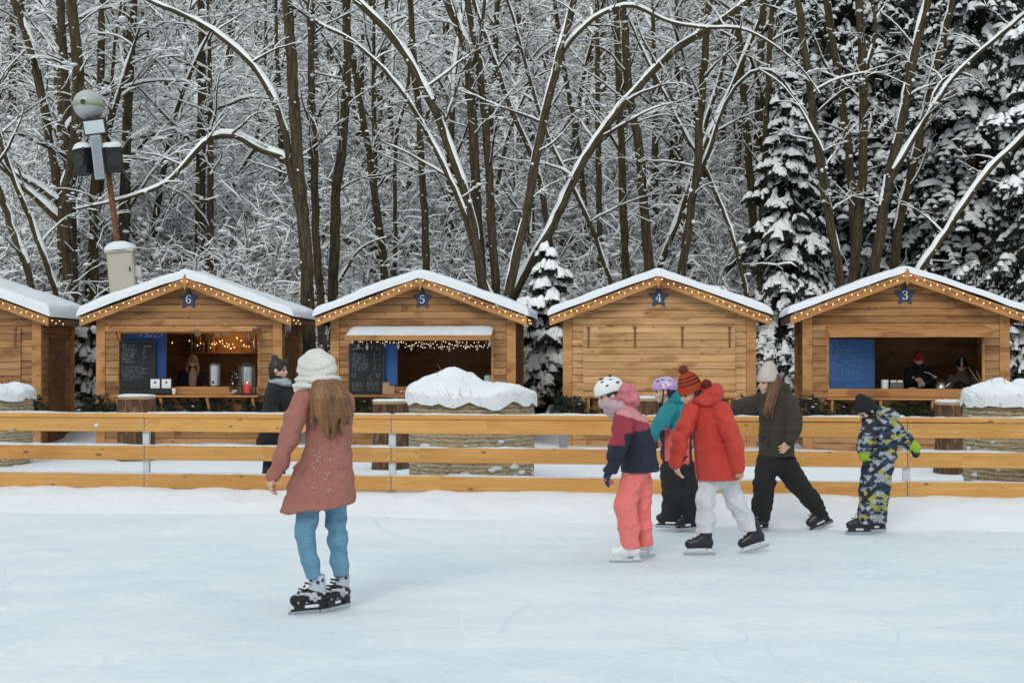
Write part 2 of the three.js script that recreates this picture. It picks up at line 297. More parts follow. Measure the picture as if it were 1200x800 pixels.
    // raised shutter: three boards and a front edge, tilted down a little
    const sh = part('shutter', (() => { const G = new Geo(); for (let k = 0; k < 4; k++) board(G, OL - 0.03, OR + 0.03, OL - 0.03, OR + 0.03, k * 0.15, k * 0.15 + 0.147, -0.02, 0.02, 0.006, ou(), ou()); board(G, OL - 0.032, OR + 0.032, OL - 0.032, OR + 0.032, 0.601, 0.645, -0.05, 0.045, 0.005, ou(), ou()); return G.build(true); })(), o.open.mat ?? M.trim, t);
    sh.position.set(0, OT + 0.05, 0.02); sh.rotation.x = Math.PI / 2 + o.open.tilt;
    for (const s of [-1, 1]) part('shutter_stay', bar(V(s * 1.24, OT - 0.42, 0.02), V(s * 1.24, OT + 0.04 - Math.sin(o.open.tilt) * 0.45, 0.46), 0.012, 0.02), M.iron, t);
    if (o.open.snow) {
      const G = new Geo(), n = 40, rows = []; const T = o.open.snow, sn = [0, 0.06, 0.2, 0.5, 0.8, 0.95, 1];
      for (let j = 0; j <= 6; j++) { const row = []; for (let i = 0; i <= n; i++) { const u = lerp(OL - 0.03, OR + 0.03, i / n), ed = Math.min(1, Math.min(i, n - i) / 1.2) * (j === 0 || j === 6 ? 0 : 1); row.push(G.v(u, sn[j] * 0.63 + 0.01, -0.021 - ed * T * (1 + 0.3 * fbm(u * 3, j, o.seed, 3)), u, j)); } rows.push(row); }
      for (let j = 0; j < 6; j++) for (let i = 0; i < n; i++) G.quad(rows[j][i], rows[j][i + 1], rows[j + 1][i + 1], rows[j + 1][i]);
      const sm = part('shutter_snow', G.build(), M.snow, t); sm.position.copy(sh.position); sm.rotation.copy(sh.rotation);
    }
  } else if (!o.plain) { // closed shutter of boards with iron strap hinges
    const sh = new THREE.Group(); sh.name = 'shutter'; t.add(sh);
    for (let k = 0, y = OB + 0.08; y < OT + 0.05; k++, y += H_PITCH) part('shutter_board', boardGeo(OL - 0.06, OR + 0.06, OL - 0.06, OR + 0.06, y, Math.min(y + H_PITCH - 0.004, OT + 0.06), 0.004, 0.034, 0.009, ou(), ou()), bm(), sh);
    for (const x of [-1.28, -0.43, 0.43, 1.28]) part('strap_hinge', merged([box(0.035, 0.38, 0.012, x, OT - 0.12, 0.041), box(0.06, 0.05, 0.014, x, OT + 0.05, 0.042)]), M.door, sh);
  }
  // blue star with the hut's number
  if (o.num) {
    const st = part('number_star', new THREE.ExtrudeGeometry(starShape(0.19, 0.095), { depth: 0.018, bevelEnabled: true, bevelSize: 0.004, bevelThickness: 0.004, bevelSegments: 1 }).translate(0, 2.72, OVER * 0 + 0.012), M.blue, t);
    const tg = new TextGeometry(o.num, { font, size: 0.15, depth: 0.006, curveSegments: 5 }); tg.computeBoundingBox(); const b = tg.boundingBox; tg.translate(-(b.min.x + b.max.x) / 2, 2.72 - (b.min.y + b.max.y) / 2, 0.037); part('number', tg, M.white, st);
    part('star_hanger', box(0.012, 0.14, 0.01, 0, 2.9, 0.012), M.iron, st);
  }
  if (o.icicles) for (let k = 0; k < 4; k++) { const l = 0.1 + r() * 0.12, ic = part('icicle', new THREE.ConeGeometry(0.012, l, 5).rotateX(Math.PI), M.glassIce, t); ic.position.set(SPAN - 0.02 - k * 0.035, EAVE - 0.15 - l / 2, OVER - 0.02 - 0.03 * k); }
  return t;
}
M.glassIce = new THREE.MeshPhysicalMaterial({ color: 0xeaf4f8, transmission: 0.8, thickness: 0.02, roughness: 0.15 });
const HUTS = [
  hut(-62, 24.1, 584, 'closed wooden hut cut off by the left edge, straw bale before it', { seed: 7, door: true, snow: 0.2 }),
  hut(221, 24.0, 645, 'wooden market hut with star number 6 and a lit bar inside', { seed: 6, num: '6', open: { tilt: 0.035, snow: 0.012 }, door: true, icicles: true, snow: 0.15 }),
  hut(495, 24.0, 732, 'wooden market hut with star number 5 and snow on its raised shutter', { seed: 5, num: '5', open: { tilt: 0.3, snow: 0.045 }, door: true, snow: 0.16 }),
  hut(772, 23.4, 772, 'shuttered wooden market hut with star number 4', { seed: 4, num: '4', pale: true, snow: 0.14 }),
  hut(1061, 22.4, 816, 'wooden market hut with star number 3 and a blue menu board', { seed: 3, num: '3', open: { tilt: 0.24 }, snow: 0.12 }),
];
// fairy lights along the gable edge of each hut
const LN = ['', 'the hut with the lit bar', 'the hut with snow on its shutter', 'the fully shuttered hut', 'the hut with the wide blue menu'];
HUTS.forEach((h, n) => {
  const where = n ? 'warm fairy lights along the gable of ' + LN[n] : 'warm fairy lights along the gable of the hut at the left edge';
  const t = thing('string_lights', where, 'lights', h.position, h.rotation.y, 'fairy lights on the hut gables'), r = rng(900 + n), G = new Geo();
  for (const s of [-1, 1]) {
    const pts = [];
    for (let k = 0; k < 18; k++) {
      const x = s * (0.06 + k * 0.109 + (r() - 0.5) * 0.02), y = roofTop(x) - 0.04 - (k % 2 ? 0.045 : 0) - r() * 0.022, p = V(x, y, OVER + 0.04 + (k === 0 ? 0.03 : 0));
      pts.push(p); const b = part('bulb', bulbGeo, M.bulb, t); b.position.copy(p); b.position.z += 0.012; b.rotation.z = r() * 3;
    }
    tube(G, pts, 0.004, 4);
    if (s < 0) continue; const q = []; for (let k = 0; k < 4; k++) { const z = OVER - 0.1 - k * 0.2, p = V(s * (SPAN + 0.03), EAVE - 0.06 - (k % 2) * 0.05, z); q.push(p); const b = part('bulb', bulbGeo, M.bulb, t); b.position.copy(p); }
    tube(G, q, 0.004, 4);
  }
  part('cable', G.build(), M.dark, t);
});
// ---------- timber rink fence ----------
const fenceP = (px) => { const p = at(px, 500, fenceD(px)); return V(p.x, 0, p.z); };
const POSTS = [-415, -122, 170, 459, 757, 1063, 1372, 1690].map(fenceP);
function snowLine(G, x0, x1, y, zc, w, T, seed, step = 0.035) { // ragged ridge of snow lying on an edge
  const n = Math.round((x1 - x0) / step), rows = [];
  for (let i = 0; i <= n; i++) {
    const x = lerp(x0, x1, i / n), a = Math.max(0, T * (0.75 + 1.1 * fbm(x * 2.2, seed, 3, 3) + 0.7 * Math.max(0, fbm(x * 9, seed, 8, 2)))) * (i === 0 || i === n ? 0 : 1), ww = w * (0.9 + 0.25 * noise(x * 6, seed));
    rows.push([[-1, -0.004], [-0.75, 0.6 * a], [-0.2, a], [0.4, 0.95 * a], [0.85, 0.5 * a], [1, -0.004]].map(([u, h]) => G.v(x, y + h, zc + u * ww * 0.5, x, u)));
  }
  for (let i = 0; i < n; i++) for (let k = 0; k < 5; k++) G.quad(rows[i][k + 1], rows[i + 1][k + 1], rows[i + 1][k], rows[i][k]);
}
{
  const f = thing('rink_fence', 'low fence of yellow pine boards along the far side of the ice', 'fence', [FA.x, 0, FA.z], Math.atan2(-FDIR.z, FDIR.x)), r = rng(51);
  const sOf = (p) => p.clone().sub(V(FA.x, 0, FA.z)).dot(FDIR), screwG = new THREE.CylinderGeometry(0.011, 0.011, 0.006, 8).rotateX(Math.PI / 2), S = new Geo();
  const rails = [[0.147, 0.315], [0.465, 0.632], [0.785, 0.945]];
  POSTS.forEach((p, k) => {
    const s = sOf(p);
    part('post', merged([box(0.075, 1.2, 0.05, s, 0.34, -0.045), box(0.12, 0.01, 0.1, s, 0.93, -0.045)]), M.post ??= std(0.55, 0.58, 0.6, 0.5, { metalness: 0.3 }), f);
    if (k === POSTS.length - 1) return;
    const e = sOf(POSTS[k + 1]);
    rails.forEach(([y0, y1], j) => {
      const dy = (r() - 0.5) * 0.012;
      part('rail', boardGeo(s + 0.003, e - 0.003, s + 0.003, e - 0.003, y0 + dy, y1 + dy, -0.02, 0.025 + (r() - 0.5) * 0.004, 0.006, r() * 4, r() * 2), [M.fence, M.fenceB, M.fenceC][Math.floor(r() * 3)], f);
      for (const [sx, sd] of [[s, 1], [e, -1]]) for (const q of [0.04, y1 - y0 - 0.04]) { const c = part('screw', screwG, M.steel, f); c.position.set(sx + sd * 0.035, y0 + dy + q, 0.028); }
      if (j < 2) snowLine(S, s, e, y1 + dy, 0.002, 0.045, 0.013 + 0.006 * j, k * 7 + j);
    });
    part('cap_rail', boardGeo(s + 0.002, e - 0.002, s + 0.002, e - 0.002, 0.947, 0.998, -0.09, 0.042, 0.006, r() * 4, r() * 2), M.fence, f);
    snowLine(S, s, e, 0.998, -0.03, 0.115, 0.017, k * 7 + 5);
  });
  part('rail_snow', S.build(), M.snow, f);
  // dabs of snow thrown against the boards
  const lump = new THREE.IcosahedronGeometry(1, 2); const D = [];
  for (const [px, y, w] of [[114, 0.86, 0.03], [250, 0.55, 0.012], [330, 0.24, 0.012], [720, 0.87, 0.014], [940, 0.55, 0.013], [1120, 0.84, 0.015]]) { const p = fenceP(px), g = lump.clone(); g.scale(w, w * 0.7, 0.008); g.translate(sOf(p), y, 0.026); D.push(g); }
  part('snow_dab', merged(D), M.snow, f);
}
// ---------- straw bales under snow ----------
{
  const cv = document.createElement('canvas'); cv.width = 1024; cv.height = 256; const g = cv.getContext('2d'), r = rng(5);
  g.fillStyle = '#9c8c6c'; g.fillRect(0, 0, 1024, 256);
  for (let k = 0; k < 5200; k++) { const y = r() * 256, x = r() * 1024, l = 8 + r() * 46, v = r(); g.strokeStyle = v < 0.35 ? `rgba(88,72,48,${0.3 + r() * 0.4})` : v < 0.75 ? `rgba(190,172,134,${0.3 + r() * 0.4})` : `rgba(206,204,196,${0.2 + r() * 0.4})`; g.lineWidth = 0.6 + r() * 1.6; g.beginPath(); g.moveTo(x, y); g.lineTo(x + l, y + (r() - 0.5) * 7); g.stroke(); }
  for (let y = 4; y < 256; y += 11) { g.strokeStyle = 'rgba(214,214,208,0.35)'; g.lineWidth = 2.4; g.beginPath(); for (let x = 0; x <= 1024; x += 32) g.lineTo(x, y + Math.sin(x * 0.02 + y) * 1.5); g.stroke(); g.strokeStyle = 'rgba(70,58,40,0.5)'; g.lineWidth = 1.4; g.beginPath(); g.moveTo(0, y + 4); g.lineTo(1024, y + 4); g.stroke(); }
  const map = new THREE.CanvasTexture(cv); map.colorSpace = THREE.SRGBColorSpace; map.wrapS = map.wrapT = THREE.RepeatWrapping; map.repeat.set(1, 1);
  M.bale = new THREE.MeshStandardMaterial({ map, bumpMap: map, bumpScale: 0.02, roughness: 0.95 }); M.straw = std(0.36, 0.27, 0.13, 0.9);
}
function bale(px, d, R, H, peak, seed, label) {
  const p = at(px, HORIZON, d), t = thing('straw_bale', label, 'straw bale', [p.x, groundY(p.x, p.z) - 0.05, p.z], 0, 'round straw bales standing on end'), r = rng(seed);
  const G = new Geo(), n = 64, rows = [];
  for (let j = 0; j <= 46; j++) { const y = j / 46 * H, row = []; for (let k = 0; k <= n; k++) { const a = k / n * Math.PI * 2, q = R * (1 + 0.012 * fbm(Math.cos(a) * 3, y * 3, Math.sin(a) * 3 + seed, 3)) - 0.012 * (0.5 + 0.5 * Math.cos(y / 0.052 * Math.PI * 2)) - (j === 46 ? 0.04 : 0) - (j === 0 ? 0.05 : 0); row.push(G.v(Math.cos(a) * q, y, Math.sin(a) * q, k / n * 4, y / 1.2)); } rows.push(row); }
  for (let j = 0; j < 46; j++) for (let k = 0; k < n; k++) G.quad(rows[j][k], rows[j + 1][k], rows[j + 1][k + 1], rows[j][k + 1]);
  const c = G.v(0, H, 0); for (let k = 0; k < n; k++) G.tri(c, rows[46][k + 1], rows[46][k]);
  part('straw_roll', G.build(), M.bale, t);
  // snow mound
  const S = new Geo(), sr = [], m = 22, nn = 56;
  for (let j = 0; j <= m; j++) { const f = j / m, row = []; for (let k = 0; k <= nn; k++) {
    const a = k / nn * Math.PI * 2, cx = Math.cos(a), cz = Math.sin(a), edge = R * (1.05 + 0.05 * fbm(cx * 2.5, cz * 2.5, seed + 3, 3)), q = edge * Math.sin(f * Math.PI / 2) ** 0.85, x = cx * q, z = cz * q;
    const dome = Math.sqrt(Math.max(0, 1 - f ** 3.2)), hang = f > 0.93 ? -0.09 * (f - 0.93) / 0.07 * (0.6 + 0.9 * fbm(cx * 7, cz * 7, seed, 2)) : 0;
    row.push(S.v(x, H - 0.02 + dome * (0.15 + 0.12 * fbm(x * 2.2, z * 2.2, seed, 3)) + hang + peak * Math.exp(-((x + 0.3) ** 2 * 0.8 + z * z) / 0.13) * dome + 0.075 * fbm(x * 5, z * 5, seed + 1, 4), z, x, z)); } sr.push(row); }
  for (let j = 0; j < m; j++) for (let k = 0; k < nn; k++) S.quad(sr[j][k], sr[j][k + 1], sr[j + 1][k + 1], sr[j + 1][k]);
  part('snow_mound', S.build(), M.snow, t);
  // loose straw poking out under the snow, and a few stalks through it
  const F = new Geo();
  for (let k = 0; k < 620; k++) { const a = r() * 6.283, cl = 0.5 + 0.5 * noise(Math.cos(a) * 4, Math.sin(a) * 4, seed), l = (0.05 + r() * 0.12) * (0.5 + cl), q = R * 0.97, b = V(Math.cos(a) * q, H - 0.05 + r() * 0.07, Math.sin(a) * q), e = b.clone().add(V(Math.cos(a) * l * (0.2 + r() * 0.4) + (r() - 0.5) * l, (r() - 0.45) * l * 1.3, Math.sin(a) * l * (0.2 + r() * 0.4) + (r() - 0.5) * l)); tube(F, [b, e], [0.0045, 0.002], 3, false); }
  for (let k = 0; k < 9; k++) { const x = -0.4 + (r() - 0.5) * 0.5, z = (r() - 0.5) * 0.6, l = 0.12 + r() * 0.2, b = V(x, H + 0.1, z); tube(F, [b, b.clone().add(V((r() - 0.6) * l * 1.3, l, (r() - 0.5) * l))], [0.005, 0.002], 3, false); }
  part('loose_straw', F.build(), M.straw, t).userData.kind = 'stuff';
  // wind-blown snow stuck in the net
  const D = [], lump = new THREE.IcosahedronGeometry(1, 1);
  for (let k = 0; k < 70; k++) { const a = r() * 6.283, y = (r() ** 2.2) * H * 0.85, g = lump.clone(), s = 0.012 + r() * 0.03; g.scale(s * (1 + r() * 1.5), s * 0.7, 0.01).rotateY(-a + Math.PI / 2).translate(Math.cos(a) * R, y, Math.sin(a) * R); D.push(g); }
  part('stuck_snow', merged(D), M.snow, t).userData.kind = 'stuff';
  return t;
}
bale(552.5, 16.25, 0.8, 1.12, 0.2, 21, 'round straw bale with a peaked snow cap, between fence and snowy shutter hut');
bale(1214, 14.75, 0.8, 1.12, 0.02, 22, 'snow-topped straw bale cut off by the right edge behind the fence');
bale(-28, 19.6, 0.82, 1.1, 0.0, 23, 'snow-topped straw bale cut off by the left edge behind the fence');
// ---------- log tables ----------
{
  const bark = dataTex(256, 256, (u, v) => { const t = clamp(0.5 + 0.9 * fbm(u * 26, v * 5, 3, 4), 0, 1), w = smooth(0.3, 0.5, fbm(u * 8, v * 4, 9, 3)); return [lerp(lerp(54, 118, t), 170, w * 0.5), lerp(lerp(38, 86, t), 132, w * 0.5), lerp(lerp(28, 60, t), 96, w * 0.5)]; });
  M.log = new THREE.MeshStandardMaterial({ map: bark, bumpMap: bark, bumpScale: 0.03, roughness: 0.95 }); M.endgrain = std(0.42, 0.29, 0.16, 0.8);
}
function logTable(px, d, R, H, seed, label) {
  const p = at(px, HORIZON, d), t = thing('log_table', label, 'log table', [p.x, groundY(p.x, p.z) - 0.04, p.z], seed, 'upright log tables outside the huts');
  const G = new Geo(), n = 40, rows = [];
  for (let j = 0; j <= 14; j++) { const y = j / 14 * H, row = []; for (let k = 0; k <= n; k++) { const a = k / n * Math.PI * 2, q = R * (1 + 0.1 * Math.exp(-y * 6) + 0.08 * fbm(Math.cos(a) * 2, y * 0.6, Math.sin(a) * 2 + seed, 3) + 0.03 * noise(a * 9, y * 1.2, seed)); row.push(G.v(Math.cos(a) * q, y, Math.sin(a) * q, k / n * 2, y)); } rows.push(row); }
  for (let j = 0; j < 14; j++) for (let k = 0; k < n; k++) G.quad(rows[j][k], rows[j + 1][k], rows[j + 1][k + 1], rows[j][k + 1]);
  part('log', G.build(), M.log, t);
  part('tabletop', new THREE.CylinderGeometry(R * 1.0, R * 0.98, 0.05, 40).translate(0, H + 0.02, 0), M.endgrain, t);
  const S = new Geo(), sr = []; for (let j = 0; j <= 8; j++) { const f = j / 8, row = []; for (let k = 0; k <= 30; k++) { const a = k / 30 * 6.2832, q = R * 1.02 * Math.sin(f * Math.PI / 2); row.push(S.v(Math.cos(a) * q, H + 0.04 + 0.035 * Math.cos(f * Math.PI / 2) ** 0.5 + 0.012 * fbm(Math.cos(a) * q * 8, Math.sin(a) * q * 8, seed, 2) * (j < 8 ? 1 : 0), Math.sin(a) * q, a, f)); } sr.push(row); }
  for (let j = 0; j < 8; j++) for (let k = 0; k < 30; k++) S.quad(sr[j][k], sr[j][k + 1], sr[j + 1][k + 1], sr[j + 1][k]);
  part('snow_cap', S.build(), M.snow, t);
}
logTable(160, 20.1, 0.29, 1.0, 1.3, 'upright log table standing before the hut with the lit bar');
logTable(458, 18.9, 0.27, 1.0, 2.1, 'upright log table beside the peaked straw bale');
logTable(752, 20.4, 0.27, 1.0, 3.7, 'log table half hidden behind the helmeted children, before the shuttered hut');
logTable(1118, 18.2, 0.26, 1.0, 4.4, 'upright log table beside the straw bale at the right edge');
{ const p = at(660, 516, 20.5); solo('utility_box', merged([box(0.13, 0.62, 0.2, 0, 0.31, 0), box(0.17, 0.04, 0.24, 0, 0.64, 0)]), std(0.2, 0.22, 0.24, 0.7), 'small grey box standing in the snow left of the shuttered hut', 'box', [p.x, groundY(p.x, p.z), p.z]); }
// ---------- fir garlands under the counters ----------
M.fir = std(0.022, 0.035, 0.02, 0.8); M.firB = std(0.03, 0.046, 0.026, 0.8);
function sprig(G, a, b, nl, n, r) { // stem with needles
  tube(G, [a, b], [0.005, 0.002], 3, false); const d = b.clone().sub(a).normalize();
  for (let k = 0; k < n; k++) {
    const p = a.clone().lerp(b, 0.08 + 0.92 * r()), o = V(r() - 0.5, r() - 0.5, r() - 0.5).normalize(); o.addScaledVector(d, 0.55 - o.dot(d)).normalize(); const e = p.clone().addScaledVector(o, nl * (0.6 + r() * 0.6)), w = V(r() - 0.5, r() - 0.5, r() - 0.5).cross(o).normalize().multiplyScalar(0.008);
    const A = G.v(p.x - w.x, p.y - w.y, p.z - w.z), B = G.v(p.x + w.x, p.y + w.y, p.z + w.z), C = G.v(e.x, e.y, e.z); G.tri(A, B, C);
  }
}
const GL = ['beside the hut at the left edge', 'under the counter of the hut with the lit bar', 'under the counter of the hut with snow on its shutter', 'under the shelf of the fully shuttered hut', 'under the counter of the hut with the wide blue menu'];
HUTS.forEach((h, n) => {
  const r = rng(300 + n), G = new Geo(), S = [];
  for (let k = 0; k < 520; k++) {
    const u = r(), end = u < 0.3, x = end ? (r() < 0.5 ? -1 : 1) * (1.5 + r() * 0.35) : -1.5 + r() * 3, y = (end ? 0.5 : 0.42) + r() * 0.42, l = 0.14 + r() * 0.2, z = 0.04 + r() * (end ? 0.26 : 0.1);
    const a = V(x, y, z), b = a.clone().add(V((r() - 0.5) * l * 1.6, (r() - 0.6) * l, r() * l * 0.6)); sprig(G, a, b, 0.06, 34, r);
    if (r() < 0.1) { const c = a.clone().lerp(b, 0.6); S.push(new THREE.IcosahedronGeometry(0.012 + r() * 0.014, 1).scale(1.5, 0.6, 1).translate(c.x, c.y + 0.012, c.z)); }
  }
  const t = thing('fir_garland', 'dark fir branches ' + GL[n], 'garland', h.position, h.rotation.y, 'fir garlands on the hut fronts');
  part('fir_sprigs', G.build(), M.fir, t); part('snow_dusting', merged(S), M.snow, t).userData.kind = 'stuff';
});
// ---------- leaning lamp post with floodlight and loudspeakers ----------
{
  const d = 26.5, foot = at(146, 470, d), P = (px, py, dd = 0) => at(px, py, d + dd).sub(V(foot.x, 0, foot.z)), gy = groundY(foot.x, foot.z);
  const t = thing('lamp_post', 'leaning rusty post with globe lamp, floodlight and black loudspeakers', 'lamp post', [foot.x, 0, foot.z]);
  const rust = dataTex(128, 128, (u, v) => { const q = clamp(0.5 + fbm(u * 6, v * 14, 4, 4), 0, 1); return [lerp(74, 150, q), lerp(48, 106, q), lerp(34, 66, q)]; });
  const G = new Geo(); tube(G, [V(0.06, gy - 0.2, 0), P(146, 345), P(137, 285), P(126, 205), P(118, 150), P(112, 130)], [0.075, 0.07, 0.065, 0.06, 0.055, 0.05], 10, true, 3); part('pole', G.build(), new THREE.MeshStandardMaterial({ map: rust, roughness: 0.85 }), t);
  const globe = part('globe_lamp', new THREE.SphereGeometry(0.31, 28, 18), std(0.42, 0.45, 0.46, 0.25), t); globe.position.copy(P(102, 122));
  part('collar', new THREE.TorusGeometry(0.305, 0.035, 8, 36).rotateX(Math.PI / 2).scale(1, 1.5, 1), std(0.3, 0.36, 0.24, 0.5), globe); part('lamp_neck', new THREE.CylinderGeometry(0.08, 0.1, 0.14, 14).translate(0, -0.34, 0), M.dark, globe);
  part('badge', new THREE.CylinderGeometry(0.05, 0.05, 0.03, 12).rotateX(Math.PI / 2).translate(0, 0.0, 0.345), M.dark, globe);
  const fl = part('floodlight', merged([box(0.46, 0.34, 0.16)]), M.dark, t); fl.position.copy(P(110, 148, -0.15)); fl.rotation.set(0.2, 0.1, 0.12);
  part('floodlight_glass', box(0.4, 0.26, 0.012, 0, 0, 0.087), std(0.6, 0.66, 0.7, 0.15), fl);
  const ls = part('column_speaker', merged([new THREE.BoxGeometry(0.2, 0.9, 0.14)]), std(0.34, 0.37, 0.4, 0.4, { metalness: 0.5 }), t); ls.position.copy(P(114, 184, -0.3)); ls.rotation.z = 0.12;
  for (let k = 0; k < 7; k++) part('speaker_grille', box(0.15, 0.1, 0.012, 0, -0.37 + k * 0.122, 0.073), std(0.24, 0.27, 0.3, 0.6), ls);
  for (const [px, py, ry, rz] of [[98, 189, -0.5, 0.16], [131, 187, 0.55, 0.06]]) {
    const s = part('loudspeaker', box(0.34, 0.54, 0.3), M.black, t); s.position.copy(P(px, py, -0.1)); s.rotation.set(0.12, ry, rz); part('speaker_cone', new THREE.CylinderGeometry(0.15, 0.1, 0.03, 20).rotateX(Math.PI / 2).translate(0, 0.02, 0.1515), M.dark, s);
    const g = new THREE.SphereGeometry(1, 18, 10, 0, 6.2832, 0, 1.6).scale(0.22, 0.13, 0.2), q = g.attributes.position; for (let k = 0; k < q.count; k++) q.setY(k, q.getY(k) * (1 + 0.5 * fbm(q.getX(k) * 6, q.getZ(k) * 6, px, 2))); part('speaker_snow', g.translate(0, 0.262, 0), M.snow, s);
  }
  const cb = part('cabinet', merged([box(0.56, 1.0, 0.36), box(0.5, 0.9, 0.02, 0, 0, 0.19)]), std(0.46, 0.43, 0.36, 0.6), t); cb.scale.setScalar(0.92); cb.position.copy(P(143, 322, -0.32)); cb.rotation.set(0, 0.12, 0.09);
  part('cabinet_lid', box(0.62, 0.06, 0.44, 0, 0.53, 0), std(0.5, 0.48, 0.42, 0.6), cb); part('latch', box(0.03, 0.1, 0.03, 0.2, 0.1, 0.21), M.iron, cb); part('junction_box', box(0.14, 0.24, 0.2, 0.35, 0.05, 0), std(0.5, 0.48, 0.42, 0.6), cb);
  { const g = new THREE.SphereGeometry(1, 24, 12, 0, 6.2832, 0, 1.65).scale(0.36, 0.2, 0.27), q = g.attributes.position; for (let k = 0; k < q.count; k++) q.setY(k, q.getY(k) ** 1 * (1 + 0.3 * fbm(q.getX(k) * 4, q.getZ(k) * 4, 3, 2))); part('cabinet_snow', g.translate(0, 0.565, 0), M.snow, cb); }
  for (const y of [-0.3, 0.3]) part('pole_clamp', box(0.3, 0.05, 0.34, 0.02, y, -0.28), M.iron, cb);
}
// ---------- things on and in the huts ----------
const HPX = [-62, 221, 495, 772, 1061], HDI = [24.1, 24, 24, 23.4, 22.4];
const loc = (n, px, py, z = 0) => { const k = (HDI[n] - z) / FOCAL; return V((px - HPX[n]) * k, EYE + (HORIZON - py) * k, z); };
const inHut = (n, px, py, z = 0) => { const h = HUTS[n]; h.updateMatrixWorld(); return h.localToWorld(loc(n, px, py, z)); };
function panel(name, n, x0, y0, x1, y1, z, mat, label, cat, frame) {
  const k = (HDI[n] - z) / FOCAL, w = (x1 - x0) * k, h = (y1 - y0) * k, p = inHut(n, (x0 + x1) / 2, y1, z), t = thing(name, label, cat, p, HUTS[n].rotation.y);
  part('board_face', box(w - 0.03, h - 0.03, 0.016, 0, h / 2, 0), mat, t);
  part('board_frame', merged([box(w, 0.025, 0.03, 0, h - 0.0125, 0), box(w, 0.025, 0.03, 0, 0.0125, 0), box(0.025, h - 0.05, 0.03, -w / 2 + 0.0125, h / 2, 0), box(0.025, h - 0.05, 0.03, w / 2 - 0.0125, h / 2, 0)]), frame, t); return t;
}
const chalk = (draw, w = 256, h = 384) => new THREE.MeshStandardMaterial({ map: strip({ width: w, height: h, draw }), roughness: 0.7 });
const menuA = chalk((g, w, h) => { const r = rng(61); g.fillStyle = '#16181c'; g.fillRect(0, 0, w, h); let y = 30; for (let k = 0; k < 8; k++) { scribble(g, 14, y, 70 + r() * 70, 10, r, 'rgba(220,225,228,0.75)', 1.6); if (k) scribble(g, 170, y, 26, 10, r, 'rgba(220,225,228,0.7)', 1.6); y += 18; } g.strokeStyle = 'rgba(220,225,228,0.8)'; for (let k = 0; k < 4; k++) { g.beginPath(); g.arc(190 + k * 14, 30 + (k % 2) * 8, 5, 0, 6); g.stroke(); } y += 16; for (let k = 0; k < 7; k++) { scribble(g, 14, y, 130 + r() * 70, 9, r, 'rgba(220,225,228,0.65)', 1.5); y += 16; } scribble(g, 20, h - 14, 180, 8, r, 'rgba(220,225,228,0.5)', 1.3); });
const menuB = chalk((g, w, h) => { const r = rng(62); g.fillStyle = '#17191c'; g.fillRect(0, 0, w, h); scribble(g, 22, 40, 140, 24, r, 'rgba(235,238,240,0.95)', 2.6); g.strokeStyle = 'rgba(220,225,228,0.7)'; g.lineWidth = 2; g.beginPath(); g.arc(215, 32, 16, 0, 6.3); g.stroke(); let y = 78; for (let k = 0; k < 9; k++) { scribble(g, 16, y, 90 + r() * 40, 9, r, 'rgba(220,225,228,0.75)', 1.5); scribble(g, 182, y, 12, 9, r, 'rgba(220,225,228,0.8)', 1.5); if (k % 3 === 0) scribble(g, 214, y, 20, 9, r, 'rgba(220,225,228,0.6)', 1.5); y += 15; } for (let k = 0; k < 5; k++) { g.beginPath(); g.arc(30 + k * 46, 240 + (k % 2) * 18, 12 + r() * 8, r() * 6, r() * 6 + 4); g.stroke(); } y = 300; for (let k = 0; k < 5; k++) { scribble(g, 18, y, 84, 8, r, 'rgba(220,225,228,0.7)', 1.4); scribble(g, 130, y, 90, 8, r, 'rgba(220,225,228,0.7)', 1.4); y += 14; } });
const menuC = chalk((g, w, h) => { const r = rng(63); g.fillStyle = '#1d4a7c'; g.fillRect(0, 0, w, h); let y = 24; for (let k = 0; k < 15; k++) { scribble(g, 10 + r() * 16, y, 120 + r() * 180, 11, r, `rgba(190,214,232,${0.3 + r() * 0.35})`, 1.5); y += 18 + r() * 6; } for (let k = 0; k < 60; k++) { g.fillStyle = `rgba(150,185,215,${r() * 0.08})`; g.fillRect(r() * w, r() * h, 60 + r() * 120, 3 + r() * 8); } }, 384, 400);
const blueA = chalk((g, w, h) => { const r = rng(64); g.fillStyle = '#1f4a86'; g.fillRect(0, 0, w, h); scribble(g, 90, 34, 130, 16, r, 'rgba(225,232,240,0.95)', 3); for (let y = 60; y < h; y += 46) { g.fillStyle = 'rgba(10,24,52,0.35)'; g.fillRect(0, y, w, 2); } });
const blueB = chalk((g, w, h) => { g.fillStyle = '#2a5c9c'; g.fillRect(0, 0, w, h); for (let y = 50; y < h; y += 56) { g.fillStyle = 'rgba(10,24,52,0.3)'; g.fillRect(0, y, w, 2); } });
panel('price_board', 1, 144, 388, 194, 452, -0.03, blueA, 'blue panel behind the black chalkboard in the lit bar hut', 'panel', M.blue);
panel('chalkboard', 1, 139.5, 399, 182, 462, 0.06, menuA, 'black chalkboard with small white writing in the lit bar hut', 'chalkboard', M.dark);
panel('price_board', 2, 440, 402, 465.5, 452, -0.03, blueB, 'narrow blue panel in the hut with snow on its shutter', 'panel', M.blue);
panel('chalkboard', 2, 408, 402, 450.5, 463, 0.06, menuB, 'black chalkboard with a large white heading beside the narrow blue panel', 'chalkboard', M.dark);
panel('menu_board', 4, 971.5, 397, 1026.5, 457.5, -0.02, menuC, 'wide blue menu board with pale handwriting at the right-hand hut', 'menu board', M.blue);
